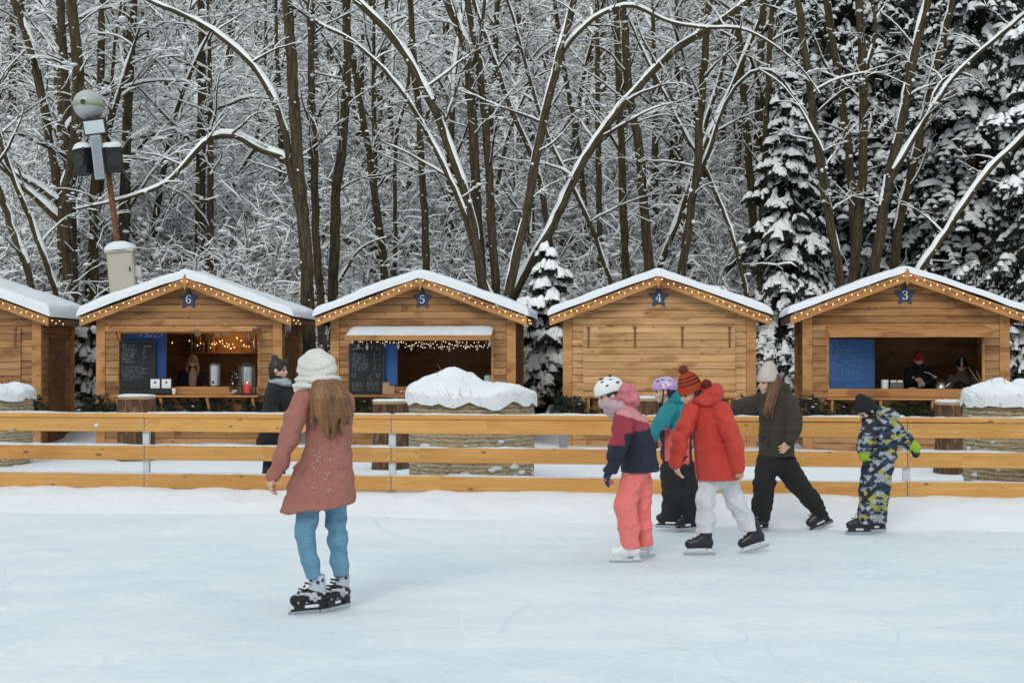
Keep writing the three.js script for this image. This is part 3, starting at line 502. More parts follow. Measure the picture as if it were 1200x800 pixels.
// counter things: q places a group on hut n's counter or worktop
const put = (name, n, px, py, z, label, cat, group) => thing(name, label, cat, inHut(n, px, py, z), HUTS[n].rotation.y, group);
{ const t = put('card_display', 1, 191, 461.5, 0.2, 'small black stand holding two white cards on the bar counter', 'display'); part('stand', box(0.42, 0.08, 0.12, 0, 0.05, 0), M.black, t); part('stand_back', box(0.42, 0.3, 0.02, 0, 0.15, -0.04), M.black, t); for (const x of [-0.105, 0.105]) { const c = part('card', box(0.17, 0.17, 0.008, x, 0.19, -0.022), M.white, t); part('emblem', new THREE.CylinderGeometry(0.025, 0.025, 0.004, 6).rotateX(Math.PI / 2).translate(x, 0.215, -0.016), std(0.05, 0.16, 0.2), c); } }
{ const t = put('paper_cup', 1, 207.5, 461.8, 0.22, 'white paper cup on the bar counter beside the cards', 'cup'); part('cup', new THREE.LatheGeometry([[0.028, 0], [0.03, 0.002], [0.042, 0.105], [0.045, 0.108], [0.042, 0.11], [0.036, 0.1]].map(([x, y]) => new THREE.Vector2(x, y)), 18), M.white, t); }
const urn = (n, px, py, z, w, h, label, group) => { const t = put('drinks_urn', n, px, py, z, label, 'urn', group); part('urn_body', new THREE.CylinderGeometry(w / 2, w / 2, h, 24).translate(0, h / 2 + 0.02, 0), std(0.62, 0.63, 0.64, 0.3, { metalness: 0.8 }), t); part('urn_lid', new THREE.CylinderGeometry(w * 0.4, w * 0.52, 0.04, 24).translate(0, h + 0.04, 0), std(0.5, 0.5, 0.52, 0.3, { metalness: 0.8 }), t); part('tap', merged([new THREE.CylinderGeometry(0.012, 0.012, 0.07, 8).rotateX(Math.PI / 2).translate(0, 0.1, w / 2 + 0.03), box(0.02, 0.05, 0.02, 0, 0.085, w / 2 + 0.06)]), M.black, t); part('foot', new THREE.CylinderGeometry(w * 0.45, w * 0.5, 0.03, 24).translate(0, 0.012, 0), M.black, t); };
urn(1, 248.5, 453, -0.2, 0.21, 0.38, 'tall steel urn in the middle of the lit bar');
urn(1, 287, 453, -0.28, 0.25, 0.38, 'steel urn behind the candle lantern in the lit bar');
{ const t = put('lantern', 1, 292.5, 461.5, 0.15, 'black metal lantern with a red candle on the bar counter', 'lantern'); const fr = []; for (const x of [-0.13, 0.13]) for (const z of [-0.1, 0.1]) fr.push(box(0.018, 0.5, 0.018, x, 0.26, z)); part('lantern_frame', merged([...fr, box(0.3, 0.02, 0.24, 0, 0.01, 0), box(0.3, 0.025, 0.24, 0, 0.52, 0), box(0.16, 0.05, 0.12, 0, 0.555, 0)]), M.black, t); part('pane', merged([box(0.24, 0.48, 0.003, 0, 0.26, 0.1), box(0.24, 0.48, 0.003, 0, 0.26, -0.1)]), M.glass, t); const c = part('candle', new THREE.CylinderGeometry(0.05, 0.05, 0.17, 18).translate(0, 0.105, 0), std(0.55, 0.03, 0.04, 0.5, { emissive: new THREE.Color(0.8, 0.08, 0.05), emissiveIntensity: 0.35 }), t); part('candle_flame', new THREE.SphereGeometry(0.012, 8, 6).scale(1, 2, 1).translate(0, 0.215, 0), M.bulb, c); }
{ const t = put('tabletop_tree', 1, 276, 460, 0.05, 'tiny decorated tree left of the candle lantern', 'christmas tree'), G = new Geo(), r = rng(8); for (let k = 0; k < 90; k++) { const y = 0.05 + r() * 0.36, a = r() * 6.28, q = 0.13 * (1 - y / 0.46); sprig(G, V(0, y + 0.02, 0), V(Math.cos(a) * q, y - 0.02, Math.sin(a) * q), 0.03, 8, r); } part('fir_sprigs', G.build(), M.firB, t); part('trunk', new THREE.CylinderGeometry(0.012, 0.018, 0.42, 8).translate(0, 0.21, 0), M.log, t); part('pot', new THREE.CylinderGeometry(0.06, 0.045, 0.06, 14).translate(0, 0.03, 0), M.white, t); for (let k = 0; k < 14; k++) { const y = 0.08 + r() * 0.3, a = r() * 6.28, q = 0.13 * (1 - y / 0.46); part('ornament', new THREE.SphereGeometry(0.014, 8, 6).translate(Math.cos(a) * q, y, Math.sin(a) * q), k % 2 ? M.white : std(0.5, 0.1, 0.08, 0.3), t); } }
const bottleGeo = (h, w) => new THREE.LatheGeometry([[0, 0], [w, 0.005], [w, h * 0.6], [w * 0.4, h * 0.78], [w * 0.36, h], [0, h]].map(([x, y]) => new THREE.Vector2(x, y)), 14);
const bm = [std(0.06, 0.1, 0.05, 0.15), std(0.3, 0.13, 0.03, 0.2), std(0.35, 0.33, 0.28, 0.2), std(0.2, 0.05, 0.03, 0.2)];
{ // bar shelf with bottles and warm bulbs at the back of the lit hut
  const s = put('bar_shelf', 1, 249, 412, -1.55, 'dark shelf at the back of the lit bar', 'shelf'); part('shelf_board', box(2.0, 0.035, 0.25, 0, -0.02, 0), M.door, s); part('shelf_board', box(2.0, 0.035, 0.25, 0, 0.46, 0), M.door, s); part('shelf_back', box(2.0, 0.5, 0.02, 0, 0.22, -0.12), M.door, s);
  const r = rng(88); for (let k = 0; k < 20; k++) { const px = 197 + k * 5.3 + r() * 2; if (px > 228 && px < 270) continue; const g = bottleGeo(0.26 + r() * 0.1, 0.036); const t = put('bottle', 1, px, 412, -1.55 + r() * 0.1, 'small bottle on the shelf at the back of the lit bar', 'bottle', 'bottles on the bar shelf'); part('bottle_body', g, bm[k % 4], t); part('bottle_cap', new THREE.CylinderGeometry(0.014, 0.014, 0.03, 8).translate(0, 0.3, 0), M.black, t); }
  const t = put('shelf_lights', 1, 249, 411, -1.42, 'cluster of amber fairy lights on the bar shelf', 'lights'), G = new Geo(), pts = []; for (let k = 0; k < 15; k++) { const p = V(-0.45 + k * 0.06, 0.04 + r() * (0.12 + 0.14 * Math.exp(-((k - 12) ** 2) / 60)), (r() - 0.5) * 0.12); pts.push(p); const b = part('bulb', bulbGeo, M.bulb, t); b.position.copy(p); } tube(G, pts, 0.004, 4); part('cable', G.build(), M.dark, t);
  const l = new THREE.PointLight(new THREE.Color(1, 0.55, 0.22), 0.9, 0, 2); l.position.set(0, 0.25, 0.2); l.castShadow = true; l.name = 'bulb_glow'; t.add(l);
}
// straw stars hanging under the shutter of the lit bar
[[236, 391], [259, 392], [269, 390], [296, 394]].forEach(([px, py], k) => { const t = put('straw_star', 1, px, py, 0.25, ['straw star nearest the middle under the bar shutter', 'straw star hanging left of its twin under the bar shutter', 'straw star hanging right of its twin under the bar shutter', 'straw star hanging before the right jamb of the lit bar'][k], 'ornament'); const g = []; for (let a = 0; a < 4; a++) g.push(box(0.15, 0.012, 0.006).rotateZ(a * Math.PI / 4)); part('rays', merged(g), std(0.6, 0.42, 0.2, 0.7), t); part('thread', box(0.003, 0.14, 0.003, 0, 0.12, 0), M.white, t); });
{ const t = put('hatch_lights', 1, 221, 392, -0.12, 'sparse warm fairy lights hung inside the lit bar hatch', 'lights'), r = rng(12), pts = [], G = new Geo(); for (let k = 0; k < 40; k++) { const x = -0.4 + k * 0.04, p = V(x, -0.06 - 0.12 * Math.abs(Math.sin(k * 0.4)) - r() * 0.05, -r() * 0.2); pts.push(p); if (r() < 0.3) part('bulb', bulbGeo, M.bulb, t).position.copy(p); } tube(G, pts, 0.003, 4); part('cable', G.build(), M.dark, t); }
{ // garland of lights and pendants in the hatch with the snowy shutter
  const t = put('hatch_lights', 2, 495, 398, -0.06, 'white fairy lights along the top of the hatch with the snowy shutter', 'lights'), r = rng(13), pts = [], G = new Geo(); for (let k = 0; k < 90; k++) { const p = V(-1.25 + k * 0.028, -0.03 - r() * 0.13, -r() * 0.1); pts.push(p); const b = part('bulb', bulbGeo, M.bulbCool, t); b.position.copy(p); b.scale.setScalar(0.55); } tube(G, pts, 0.003, 4); part('cable', G.build(), M.dark, t);
  [412, 419.5, 430, 439.5, 450.5, 467, 482, 495, 505, 518, 527, 537, 547, 560, 575].forEach((px, k) => { const o = put('pendant_ornament', 2, px, 401 + (k * 37 % 7), 0.02 + (k % 3) * 0.03, 'small pale drop ornament hanging along the snowy shutter hatch', 'ornament', 'drop ornaments in one row'); part('drop', new THREE.LatheGeometry([[0, -0.09], [0.022, -0.05], [0.03, -0.02], [0.012, 0.03], [0.004, 0.05], [0, 0.05]].map(([x, y]) => new THREE.Vector2(x, y)), 10), [std(0.75, 0.75, 0.72, 0.4), std(0.7, 0.5, 0.45, 0.4), std(0.6, 0.66, 0.7, 0.3)][k % 3], o); part('thread', box(0.003, 0.1, 0.003, 0, 0.1, 0), M.white, o); });
  const lab = ['glass jar peeping over the left shoulder of the bale snow', 'middle glass jar behind the bale snow', 'glass jar beside the right jamb above the bale']; [538, 553, 571].forEach((px, k) => { const j = put('glass_jar', 2, px, 452, -0.2, lab[k], 'jar', 'glass jars on the counter'); part('jar', new THREE.CylinderGeometry(0.075, 0.075, 0.2, 18).translate(0, 0.1, 0), std(0.4, 0.44, 0.46, 0.15), j); part('lid', new THREE.CylinderGeometry(0.078, 0.078, 0.03, 18).translate(0, 0.215, 0), M.dark, j); for (let a = 0; a < 8; a++) part('rib', box(0.008, 0.18, 0.008, Math.cos(a * 0.785) * 0.076, 0.1, Math.sin(a * 0.785) * 0.076), M.white, j); });
  for (const [px, w, h, lb] of [[454, 0.13, 0.22, 'brown kraft bag standing right of the heading chalkboard'], [461, 0.09, 0.16, 'smaller kraft bag beside the narrow blue panel']]) { const b = put('paper_bag', 2, px, 462, 0.2, lb, 'paper bag'); const g = box(w, h, 0.08, 0, h / 2, 0), q = g.attributes.position; for (let k = 0; k < q.count; k++) if (q.getY(k) > h / 2) q.setZ(k, q.getZ(k) * 0.35); g.computeVertexNormals(); part('bag', g, std(0.36, 0.22, 0.12, 0.8), b); part('bag_fold', box(w * 1.02, 0.03, 0.036, 0, h - 0.01, 0), std(0.3, 0.18, 0.1, 0.8), b); }
  const c = put('sweets_tray', 2, 469, 462, 0.14, 'tray of pinkish sweets on the counter behind the bale', 'tray'); part('tray', box(0.28, 0.02, 0.18, 0, 0.01, 0), M.trim, c); const r2 = rng(4); for (let k = 0; k < 14; k++) part('sweet', new THREE.SphereGeometry(0.028, 10, 8).scale(1, 0.8, 1).translate((r2() - 0.5) * 0.2, 0.035 + r2() * 0.02, (r2() - 0.5) * 0.12), k % 3 ? std(0.3, 0.09, 0.08, 0.6) : std(0.6, 0.5, 0.42, 0.6), c);
}
{ const t = put('paper_roll', 4, 1040, 457.5, -0.2, 'white paper roll on the counter right of the wide blue menu', 'paper roll'); part('roll', new THREE.CylinderGeometry(0.065, 0.065, 0.19, 22).translate(0, 0.095, 0), M.white, t); part('core', new THREE.CylinderGeometry(0.02, 0.02, 0.194, 12).translate(0, 0.095, 0), M.endgrain, t); }
{ const t = put('napkin_box', 4, 1053, 457.5, -0.2, 'small dark box of napkins on the counter beside the paper roll', 'box'); part('box_body', box(0.22, 0.15, 0.16, 0, 0.075, 0), std(0.12, 0.11, 0.1, 0.6), t); for (const x of [-0.055, 0.055]) part('napkins', box(0.09, 0.03, 0.12, x, 0.165, 0), M.white, t); }
{ const t = put('serving_tray', 4, 1071, 457.5, -0.15, 'flat pale tray on the counter before the red-capped vendor', 'tray'); part('tray', box(0.26, 0.02, 0.14, 0, 0.012, 0), M.white, t); part('pastry', new THREE.SphereGeometry(0.06, 12, 8).scale(1.4, 0.4, 1).translate(0, 0.035, 0), M.straw, t); }
{ const t = put('steel_kettle', 4, 1105, 457.5, -0.35, 'small steel kettle between the two vendors', 'kettle'); part('kettle_body', new THREE.LatheGeometry([[0, 0], [0.09, 0], [0.1, 0.05], [0.07, 0.14], [0.02, 0.16], [0, 0.17]].map(([x, y]) => new THREE.Vector2(x, y)), 20), std(0.5, 0.5, 0.52, 0.25, { metalness: 0.8 }), t); part('handle', new THREE.TorusGeometry(0.07, 0.01, 6, 16, Math.PI).translate(0, 0.13, 0), M.black, t); part('spout', new THREE.CylinderGeometry(0.012, 0.02, 0.1, 8).rotateZ(-0.9).translate(0.12, 0.1, 0), std(0.5, 0.5, 0.52, 0.25, { metalness: 0.8 }), t); }
// ---------- woods ----------
{
  const bark = dataTex(128, 256, (u, v) => { const t = clamp(0.5 + 0.75 * fbm(u * 26, v * 9, 3, 3) + 0.3 * noise(u * 60, v * 44, 5), 0, 1); return [lerp(36, 92, t), lerp(32, 80, t), lerp(22, 56, t)]; }); bark.repeat.set(1, 0.5);
  M.bark = new THREE.MeshStandardMaterial({ map: bark, bumpMap: bark, bumpScale: 0.02, roughness: 0.95 }); M.twig = std(0.085, 0.06, 0.04, 0.95);
}
M.treeSnow = std(0.93, 0.94, 0.95, 0.95);
// snow lying along the upper side of a limb
function limbSnow(G, pts, rad, amount, seed, k5 = true) {
  const n = pts.length, t = V(0, 0, 0), u = V(0, 0, 0), s = V(0, 0, 0); let rows = null;
  const angs = k5 ? [0.3, 0.9, 1.5708, 2.24, 2.84] : [0.2, 1.5708, 2.94];
  let prev = null;
  for (let k = 0; k < n; k++) {
    t.subVectors(pts[Math.min(k + 1, n - 1)], pts[Math.max(k - 1, 0)]).normalize(); u.set(0, 1, 0).addScaledVector(t, -t.y); const flat = u.length();
    let row = null;
    if (flat > 0.08) {
      u.normalize(); s.crossVectors(t, u);
      const pch = 0.55 + 1.1 * fbm(pts[k].x * 2.3 + seed, pts[k].y * 2.3, pts[k].z * 2.3, 2), q = smooth(0.08, 0.45, flat) * clamp(pch + flat * 0.55 - 0.25, 0, 1.3), r = rad[k], T = (amount * (0.011 + 0.5 * Math.min(r, 0.07)) + 0.28 * r) * q * (k === 0 || k === n - 1 ? 0.25 : 1), W = 1 + Math.min(0.7, 0.006 * amount / r) * q;
      if (T > 0.004) row = angs.map((a, j) => { const e = j === 0 || j === angs.length - 1; a = 1.5708 + (a - 1.5708) * Math.min(1, 0.25 + q); const R = e ? Math.max(r * 0.92, T * 0.5) : r + T * Math.sin(a), c = Math.cos(a) * R * (e ? 1 : W), d = Math.sin(a) * R; return G.v(pts[k].x + s.x * c + u.x * d, pts[k].y + s.y * c + u.y * d, pts[k].z + s.z * c + u.z * d, j, k); });
    }
    if (row && prev) for (let j = 0; j + 1 < angs.length; j++) G.quad(prev[j], row[j], row[j + 1], prev[j + 1]);
    prev = row;
  }
}
const insideHut = (p) => { const x = p.x + ORG.x, y = p.y + ORG.y, z = p.z + ORG.z; if (y > 3.6 || z < -27) return false; for (const h of HUTS) { const dx = x - h.position.x, dz = z - h.position.z, c = Math.cos(-h.rotation.y), s = Math.sin(-h.rotation.y), lx = c * dx + s * dz, lz = -s * dx + c * dz; if (Math.abs(lx) < 2.1 && lz < 0.5 && lz > -2.3 && y < PEAK + 0.35 - Math.abs(lx) * SL) return true; } return false; };
let ORG = V(0, 0, -1000);   // where the tree being built stands
// a side branch that arches out and sags, with its own twigs; B bark, T twigs, S snow
function branch(B, T, S, p, dir, len, r0, level, r, amt, dens = 1) {
  const n = level === 0 ? 8 : level === 1 ? 6 : 4, pts = [p.clone()], rad = [r0], d = dir.clone().normalize(), q = p.clone(), wob = level ? 0.46 : 0.3, sag = level === 0 ? 0.1 : 0.05;
  for (let k = 1; k <= n; k++) { d.x += (r() - 0.5) * wob; d.y += (r() - 0.5) * wob - sag * k / n; d.z += (r() - 0.5) * wob; d.normalize(); q.addScaledVector(d, len / n); pts.push(q.clone()); rad.push(r0 * (1 - 0.78 * k / n)); }
  if (pts.some(insideHut)) return;
  tube(r0 > 0.02 ? B : T, pts, rad, level === 0 ? 5 : 3, false);
  if (level === 0 || r() < 0.6) limbSnow(S, pts, rad, amt, len, level === 0);
  if (level < 2 || r() < 0.25) { const nb = level === 0 ? 2 : r() < 0.5 ? 1 : 0; for (let k = 0; k < nb; k++) { const i = 1 + Math.floor(r() * (n - 1)), s = (0.018 + r() * r() * 0.05) * (0.7 + 0.3 * amt); blob(S, pts[i].clone().add(V(0, s * 0.5, 0)), s * (1 + r() * 0.8), s * 0.75, s * (1 + r() * 0.8)); } }
  if (level >= 2) return;
  const m = Math.round((level === 0 ? 4.2 * len + 3 : 3.6 * len + 2.2) * dens);
  for (let k = 0; k < m; k++) {
    const f = 0.12 + 0.88 * r(), i = Math.min(n - 1, Math.floor(f * n)), b = pts[i].clone().lerp(pts[i + 1], f * n - i), t = pts[i + 1].clone().sub(pts[i]).normalize(), o = V(r() - 0.5, r() * 0.7 - 0.25, r() - 0.5).normalize();
    branch(B, T, S, b, t.multiplyScalar(0.8).add(o.multiplyScalar(0.9)), len * (level === 0 ? 0.25 + 0.3 * r() : 0.3 + 0.35 * r()), Math.max(0.004, r0 * (1 - 0.7 * f) * 0.42), level + 1, r, amt, dens);
  }
}
function stem(B, T, S, pts, rad, r, o) { // a trunk or limb traced as a curve, with snow in its lee and side branches
  tube(B, pts, rad, rad[0] > 0.07 ? 9 : 6, false, 1); limbSnow(S, pts, rad, o.amt, o.seed);
  const n = pts.length - 1, L = pts.reduce((a, p, k) => k ? a + p.distanceTo(pts[k - 1]) : 0, 0), m = Math.round(L * o.per);
  for (let k = 0; k < m; k++) {
    const f = o.from + (1 - o.from) * (k + r()) / m, i = Math.min(n - 1, Math.floor(f * n)), b = pts[i].clone().lerp(pts[i + 1], f * n - i), a = r() * 6.283, t = pts[i + 1].clone().sub(pts[i]).normalize();
    const d = V(Math.cos(a), 0.1 + r() * 0.9, Math.sin(a)).addScaledVector(t, 0.25), l = (0.5 + r() * 1.0) * o.len * (1 - 0.35 * f);
    branch(B, T, S, b, d, l, Math.max(0.009, Math.min(rad[i] * 0.5, 0.016 * l + 0.004)), 0, r, o.amt, o.dens ?? 1);
  }
  // knobs of snow caught on the bark and in forks
  for (let k = 0; k < L * 1.6; k++) { const f = r(), i = Math.min(n - 1, Math.floor(f * n)), a = r() * 6.283, R = rad[i]; if (R < 0.03) continue; const c = pts[i].clone().lerp(pts[i + 1], f * n - i).add(V(Math.cos(a) * R, 0, Math.sin(a) * R)), s = (0.012 + r() * 0.022) * (r() < 0.12 ? 1.8 : 1); blob(S, c, s, s * (0.7 + r() * 0.6), s); }
}
function blob(G, c, a, b, e) { const top = G.v(c.x, c.y + b, c.z), bot = G.v(c.x, c.y - b * 0.7, c.z), ring = [], up = []; for (let k = 0; k < 6; k++) { const t = k / 6 * 6.283; ring.push(G.v(c.x + Math.cos(t) * a, c.y, c.z + Math.sin(t) * e)); up.push(G.v(c.x + Math.cos(t + 0.4) * a * 0.72, c.y + b * 0.68, c.z + Math.sin(t + 0.4) * e * 0.72)); } for (let k = 0; k < 6; k++) { const q = (k + 1) % 6; G.tri(top, up[q], up[k]); G.quad(up[k], up[q], ring[q], ring[k]); G.tri(bot, ring[k], ring[(k + 1) % 6]); } }
// trees told apart in the photograph: [distance, what sets it apart, [[width px, x, y, x, y ... from bottom to top], ...]]
const NEAR = [
  [30, 'thick forked tree left of the leaning lamp post, snow-laden limbs', [[18, 82, 342, 79, 300, 75, 246, 84, 190, 88, 145, 90, 88, 82, 0], [12, 70, 258, 45, 235, 30, 222, 0, 195, -25, 170], [10, 66, 235, 40, 216, 20, 205, -10, 182], [6, 82, 246, 92, 215, 104, 190, 120, 160]]],
  [31.5, 'dark straight trunk at the upper left, behind the forked tree', [[13, 74, 300, 68, 228, 55, 153, 37, 66, 15, 0]]],
  [27, 'slanting trunk at the left edge over the end hut', [[10, 36, 335, 26, 300, 15, 275, 0, 228, -14, 190]]],
  [27.5, 'snow-plastered slanting trunk over the end hut', [[8, 63, 340, 50, 300, 36, 262, 24, 232, 8, 190]]],
  [31, 'snow-plastered upright trunk just right of the forked tree', [[12, 110, 345, 109, 236, 113, 150, 116, 88, 118, 0], [6, 112, 200, 128, 130, 132, 60, 140, 0]]],
  [27, 'great tree above the lit bar hut with long arched limbs reaching left', [[18, 360, 350, 356, 270, 351, 219, 344, 131, 340, 60, 335, 0], [11, 344, 215, 337, 188, 306, 175, 271, 158, 245, 162, 219, 188, 193, 214, 153, 230, 88, 245], [11, 352, 250, 341, 200, 328, 136, 306, 92, 280, 61, 245, 33, 206, 13, 175, 0]]],
  [28.5, 'slim dark trunk close on the right of the great arched tree', [[11, 375, 345, 371, 300, 367, 175, 364, 90, 362, 0]]],
  [29, 'straight dark trunk over the gap between the lit bar and snowy shutter huts', [[14, 390, 352, 392, 270, 394, 219, 400, 170, 403, 131, 406, 60, 405, 0], [5, 398, 330, 415, 300, 432, 285, 460, 276]]],
  [31, 'leaning trunk over the left roof of the snowy shutter hut', [[10, 450, 330, 447, 285, 444, 262, 431, 175, 422, 125, 416, 87, 405, 20]]],
  [32, 'thin sapling left of the gable of the snowy shutter hut', [[5, 463, 320, 463, 240, 465, 153, 476, 110, 480, 40]]],
  [29.5, 'straight trunk rising behind the peak of the snowy shutter hut', [[10, 500, 330, 498, 270, 495, 210, 492, 153, 486, 90, 482, 26, 478, -20]]],
  [27, 'arching trunk bent to the upper left above the snowy shutter hut', [[13, 575, 350, 567, 337, 549, 241, 532, 188, 510, 131, 484, 79, 453, 35, 418, 0], [8, 556, 290, 542, 245, 527, 210, 497, 149, 462, 96, 414, 48, 366, 22]]],
  [28, 'straight trunk right of the arching one, forked near the top', [[14, 566, 345, 563, 300, 558, 241, 556, 200, 554, 153, 550, 90, 545, 52, 523, 0], [6, 550, 85, 560, 55, 566, 25, 568, 0]]],
  [27.6, 'slightly bent trunk over the right roof of the snowy shutter hut', [[12, 581, 350, 578, 300, 576, 262, 571, 175, 566, 120, 562, 79, 547, 0]]],
  [30.5, 'thin trunk leaning left between two stouter leaning ones', [[8, 650, 330, 641, 258, 624, 184, 605, 140, 593, 109, 567, 35, 555, 0]]],
  [26.6, 'trunk leaning right that throws the great snowy arch across the top', [[13, 594, 355, 604, 305, 613, 271, 628, 184, 638, 135, 650, 87, 672, 0], [7, 645, 105, 657, 66, 679, 35, 709, 13, 740, 5, 784, 24, 827, 31, 871, 33, 915, 57, 950, 92, 968, 120]]],
  [27.2, 'long trunk slanting far to the upper right over the shuttered hut', [[12, 600, 352, 620, 312, 639, 280, 687, 184, 731, 122, 792, 57, 827, 35, 870, 5], [4, 700, 170, 735, 140, 765, 130, 795, 118]]],
  [29, 'tall dark trunk behind the peak of the shuttered hut', [[13, 762, 335, 757, 270, 749, 175, 742, 130, 736, 87, 731, 0]]],
  [30, 'dark trunk left of the peak of the shuttered hut', [[11, 734, 340, 732, 270, 727, 131, 725, 60, 722, 0]]],
  [32, 'narrow dark trunk over the left roof of the shuttered hut', [[8, 704, 340, 703, 270, 701, 150, 700, 22, 699, -20]]],
  [28, 'forked trunk right of the shuttered hut\'s peak, one limb bowed right', [[12, 797, 335, 806, 270, 817, 197, 823, 109, 830, 26, 834, -10], [7, 819, 212, 836, 162, 858, 109, 884, 83, 906, 83, 932, 114, 950, 140, 962, 172]]],
  [31, 'snow-plastered trunk above the gap right of the shuttered hut', [[11, 886, 350, 885, 300, 882, 250, 880, 206, 874, 130, 868, 60]]],
  [29.5, 'slim upright trunk above the gap right of the shuttered hut', [[9, 892, 350, 892, 300, 895, 230, 902, 87, 906, 0]]],
  [28.5, 'thin trunk leaning left above the right roof of the shuttered hut', [[6, 876, 350, 866, 300, 854, 262, 827, 197, 800, 150]]],
  [33, 'snowy trunk leaning right, upper middle right', [[7, 806, 240, 819, 175, 845, 87, 867, 0]]],
  [30, 'short snowy trunk leaning right behind the shuttered hut', [[8, 770, 325, 790, 270, 806, 227, 826, 170, 850, 120]]],
  [29, 'thin snowy trunk leaning left over the shuttered hut', [[6, 716, 335, 700, 285, 679, 236, 644, 162, 630, 120]]],
  [34, 'thin dark trunk leaning left high above the snowy fir', [[7, 690, 300, 687, 262, 679, 175, 661, 79, 650, 0]]],
  [26.5, 'dark trunk leaning left over the left roof of the right-hand hut', [[12, 987, 345, 974, 263, 966, 215, 959, 175, 953, 130, 948, 88, 937, 0], [6, 978, 275, 970, 215, 963, 175, 946, 140, 919, 101, 889, 79]]],
  [28.5, 'dark trunk second from the left in the cluster above the right-hand hut', [[12, 1004, 340, 1002, 280, 1000, 241, 996, 175, 990, 130, 985, 96, 972, 9, 968, -20]]],
  [27.2, 'straight thick trunk rising left of the right-hand hut\'s peak', [[14, 998, 340, 1000, 328, 1007, 260, 1013, 188, 1014, 130, 1013, 88, 1009, 0], [6, 1013, 110, 1020, 70, 1027, 40, 1024, -5]]],
  [26.8, 'stout trunk leaning right above the right-hand hut\'s peak, with a slanting limb', [[15, 1022, 340, 1024, 324, 1034, 262, 1042, 210, 1055, 158, 1068, 88, 1088, 0], [8, 1040, 222, 1055, 190, 1072, 162, 1099, 118, 1125, 83, 1160, 52, 1200, 18, 1230, -5], [5, 1092, 125, 1105, 95, 1129, 85, 1153, 101, 1158, 112]]],
  [27.8, 'trunk leaning right, rightmost of the cluster above the right-hand hut', [[13, 1047, 335, 1055, 263, 1073, 188, 1084, 140, 1094, 96, 1118, 0]]],
  [26.2, 'snow-lined trunk slanting low to the right edge over the right-hand hut', [[9, 1072, 335, 1081, 315, 1116, 263, 1151, 210, 1200, 160, 1240, 120], [4, 1151, 210, 1172, 215, 1186, 224]]],
];
NEAR.forEach(([d, label, stems], n) => {
  const r = rng(4000 + n * 17), B = new Geo(), T = new Geo(), S = new Geo(), s0 = stems[0], lo = at(s0[1], s0[2], d), hi = at(s0[3], s0[4], d), dirx = (hi.x - lo.x) / Math.max(0.3, hi.y - lo.y);
  let fx = lo.x, fy = groundY(lo.x, -d); fx = lo.x - dirx * (lo.y - fy) * 0.5; fy = groundY(fx, -d) - 0.15;
  const org = V(fx, fy, -d); ORG = org; const t = thing('bare_tree', label, 'tree', org, 0, 'bare trees behind the huts');
  stems.forEach((s, k) => {
    const pts = [], w = s[0], q = k ? [] : [V(0, 0, 0)], dz = (r() - 0.5) * 1.6; let m = (s.length - 1) / 2;
    for (let j = 0; j < m; j++) q.push(at(s[1 + 2 * j], s[2 + 2 * j], d + dz * (j / m) * (k ? 0.6 : 1)).sub(org));
    const a = q[q.length - 2], b = q[q.length - 1];
    if (s[2 * m] < 30 || !k) { const e = b.clone().sub(a).normalize(); q.push(b.clone().addScaledVector(e.clone().add(V(0, 0.15, 0)), k ? 2.4 : 2.2)); if (!k) q.push(q[q.length - 1].clone().addScaledVector(e.add(V(0, 0.3, 0)), 2.5)); }
    const L = q.reduce((u, p, j) => j ? u + p.distanceTo(q[j - 1]) : 0, 0), N = Math.max(12, Math.round(L * 4.5)), sp = spline(q, N), r0 = 0.9 * w / 2 * d / FOCAL;
    const rad = sp.map((p, j) => r0 * (k ? 1 - 0.75 * j / N : (1.05 - 0.62 * (j / N) ** 1.3)) * (1 + 0.06 * noise(j * 0.7, n, k)));
    sp.forEach((p, j) => { p.x += 0.02 * noise(j * 0.9, n, 3); });
    stem(B, T, S, sp, rad, r, { amt: 0.95, seed: n * 3 + k, per: k ? 1.4 : 0.8, from: k ? 0.12 : 0.3, len: k ? 1.2 : 1.7, dens: 0.8 });
  });
  part('trunk', B.build(), M.bark, t); part('twigs', T.build(), M.twig, t).userData.kind = 'stuff'; part('snow', S.build(), M.treeSnow, t).userData.kind = 'stuff';
});
// snow-bowed trees and brush up the slope: a few kinds, each standing many times
ORG = V(0, 0, -1000);
function backTree(seed, H, lean, per, len) {
  const r = rng(seed), B = new Geo(), T = new Geo(), S = new Geo(), q = [V(0, -0.4, 0)]; let a = r() * 6.28, x = 0, z = 0;
  for (let k = 1; k <= 5; k++) { x += Math.cos(a) * lean * k * 0.12 + (r() - 0.5) * 0.15; z += Math.sin(a) * lean * k * 0.12 + (r() - 0.5) * 0.15; q.push(V(x, H * k / 5 * (1 - lean * 0.04 * k), z)); }
  const sp = spline(q, 16), rad = sp.map((_, j) => (0.05 + H * 0.007) * (1 - 0.8 * j / 16)); stem(B, T, S, sp, rad, r, { amt: 2.1, seed, per: per * 0.7, from: 0.2, len: len * 0.8, dens: 0.72 });
  return [B.build(), T.build(), S.build()];
}
function brush(seed, n, H) {
  const r = rng(seed), T = new Geo(), S = new Geo();
  for (let k = 0; k < n; k++) { const a = r() * 6.28, d = V(Math.cos(a) * (0.3 + r()), 0.7 + r() * 0.7, Math.sin(a) * (0.3 + r())); branch(T, T, S, V((r() - 0.5) * 0.8, -0.1, (r() - 0.5) * 0.8), d, H * (0.5 + r() * 0.7), 0.009, 0, r, 2.2, 0.55); }
  return [T.build(), S.build()];
}
const KINDS = [backTree(1, 8, 0.9, 3.4, 2.0), backTree(2, 9.5, 0.2, 2.8, 2.3), backTree(3, 7, 1.2, 3.4, 1.9), backTree(4, 11, 0.35, 2.4, 2.4), backTree(5, 6, 1.6, 3.6, 1.7)];
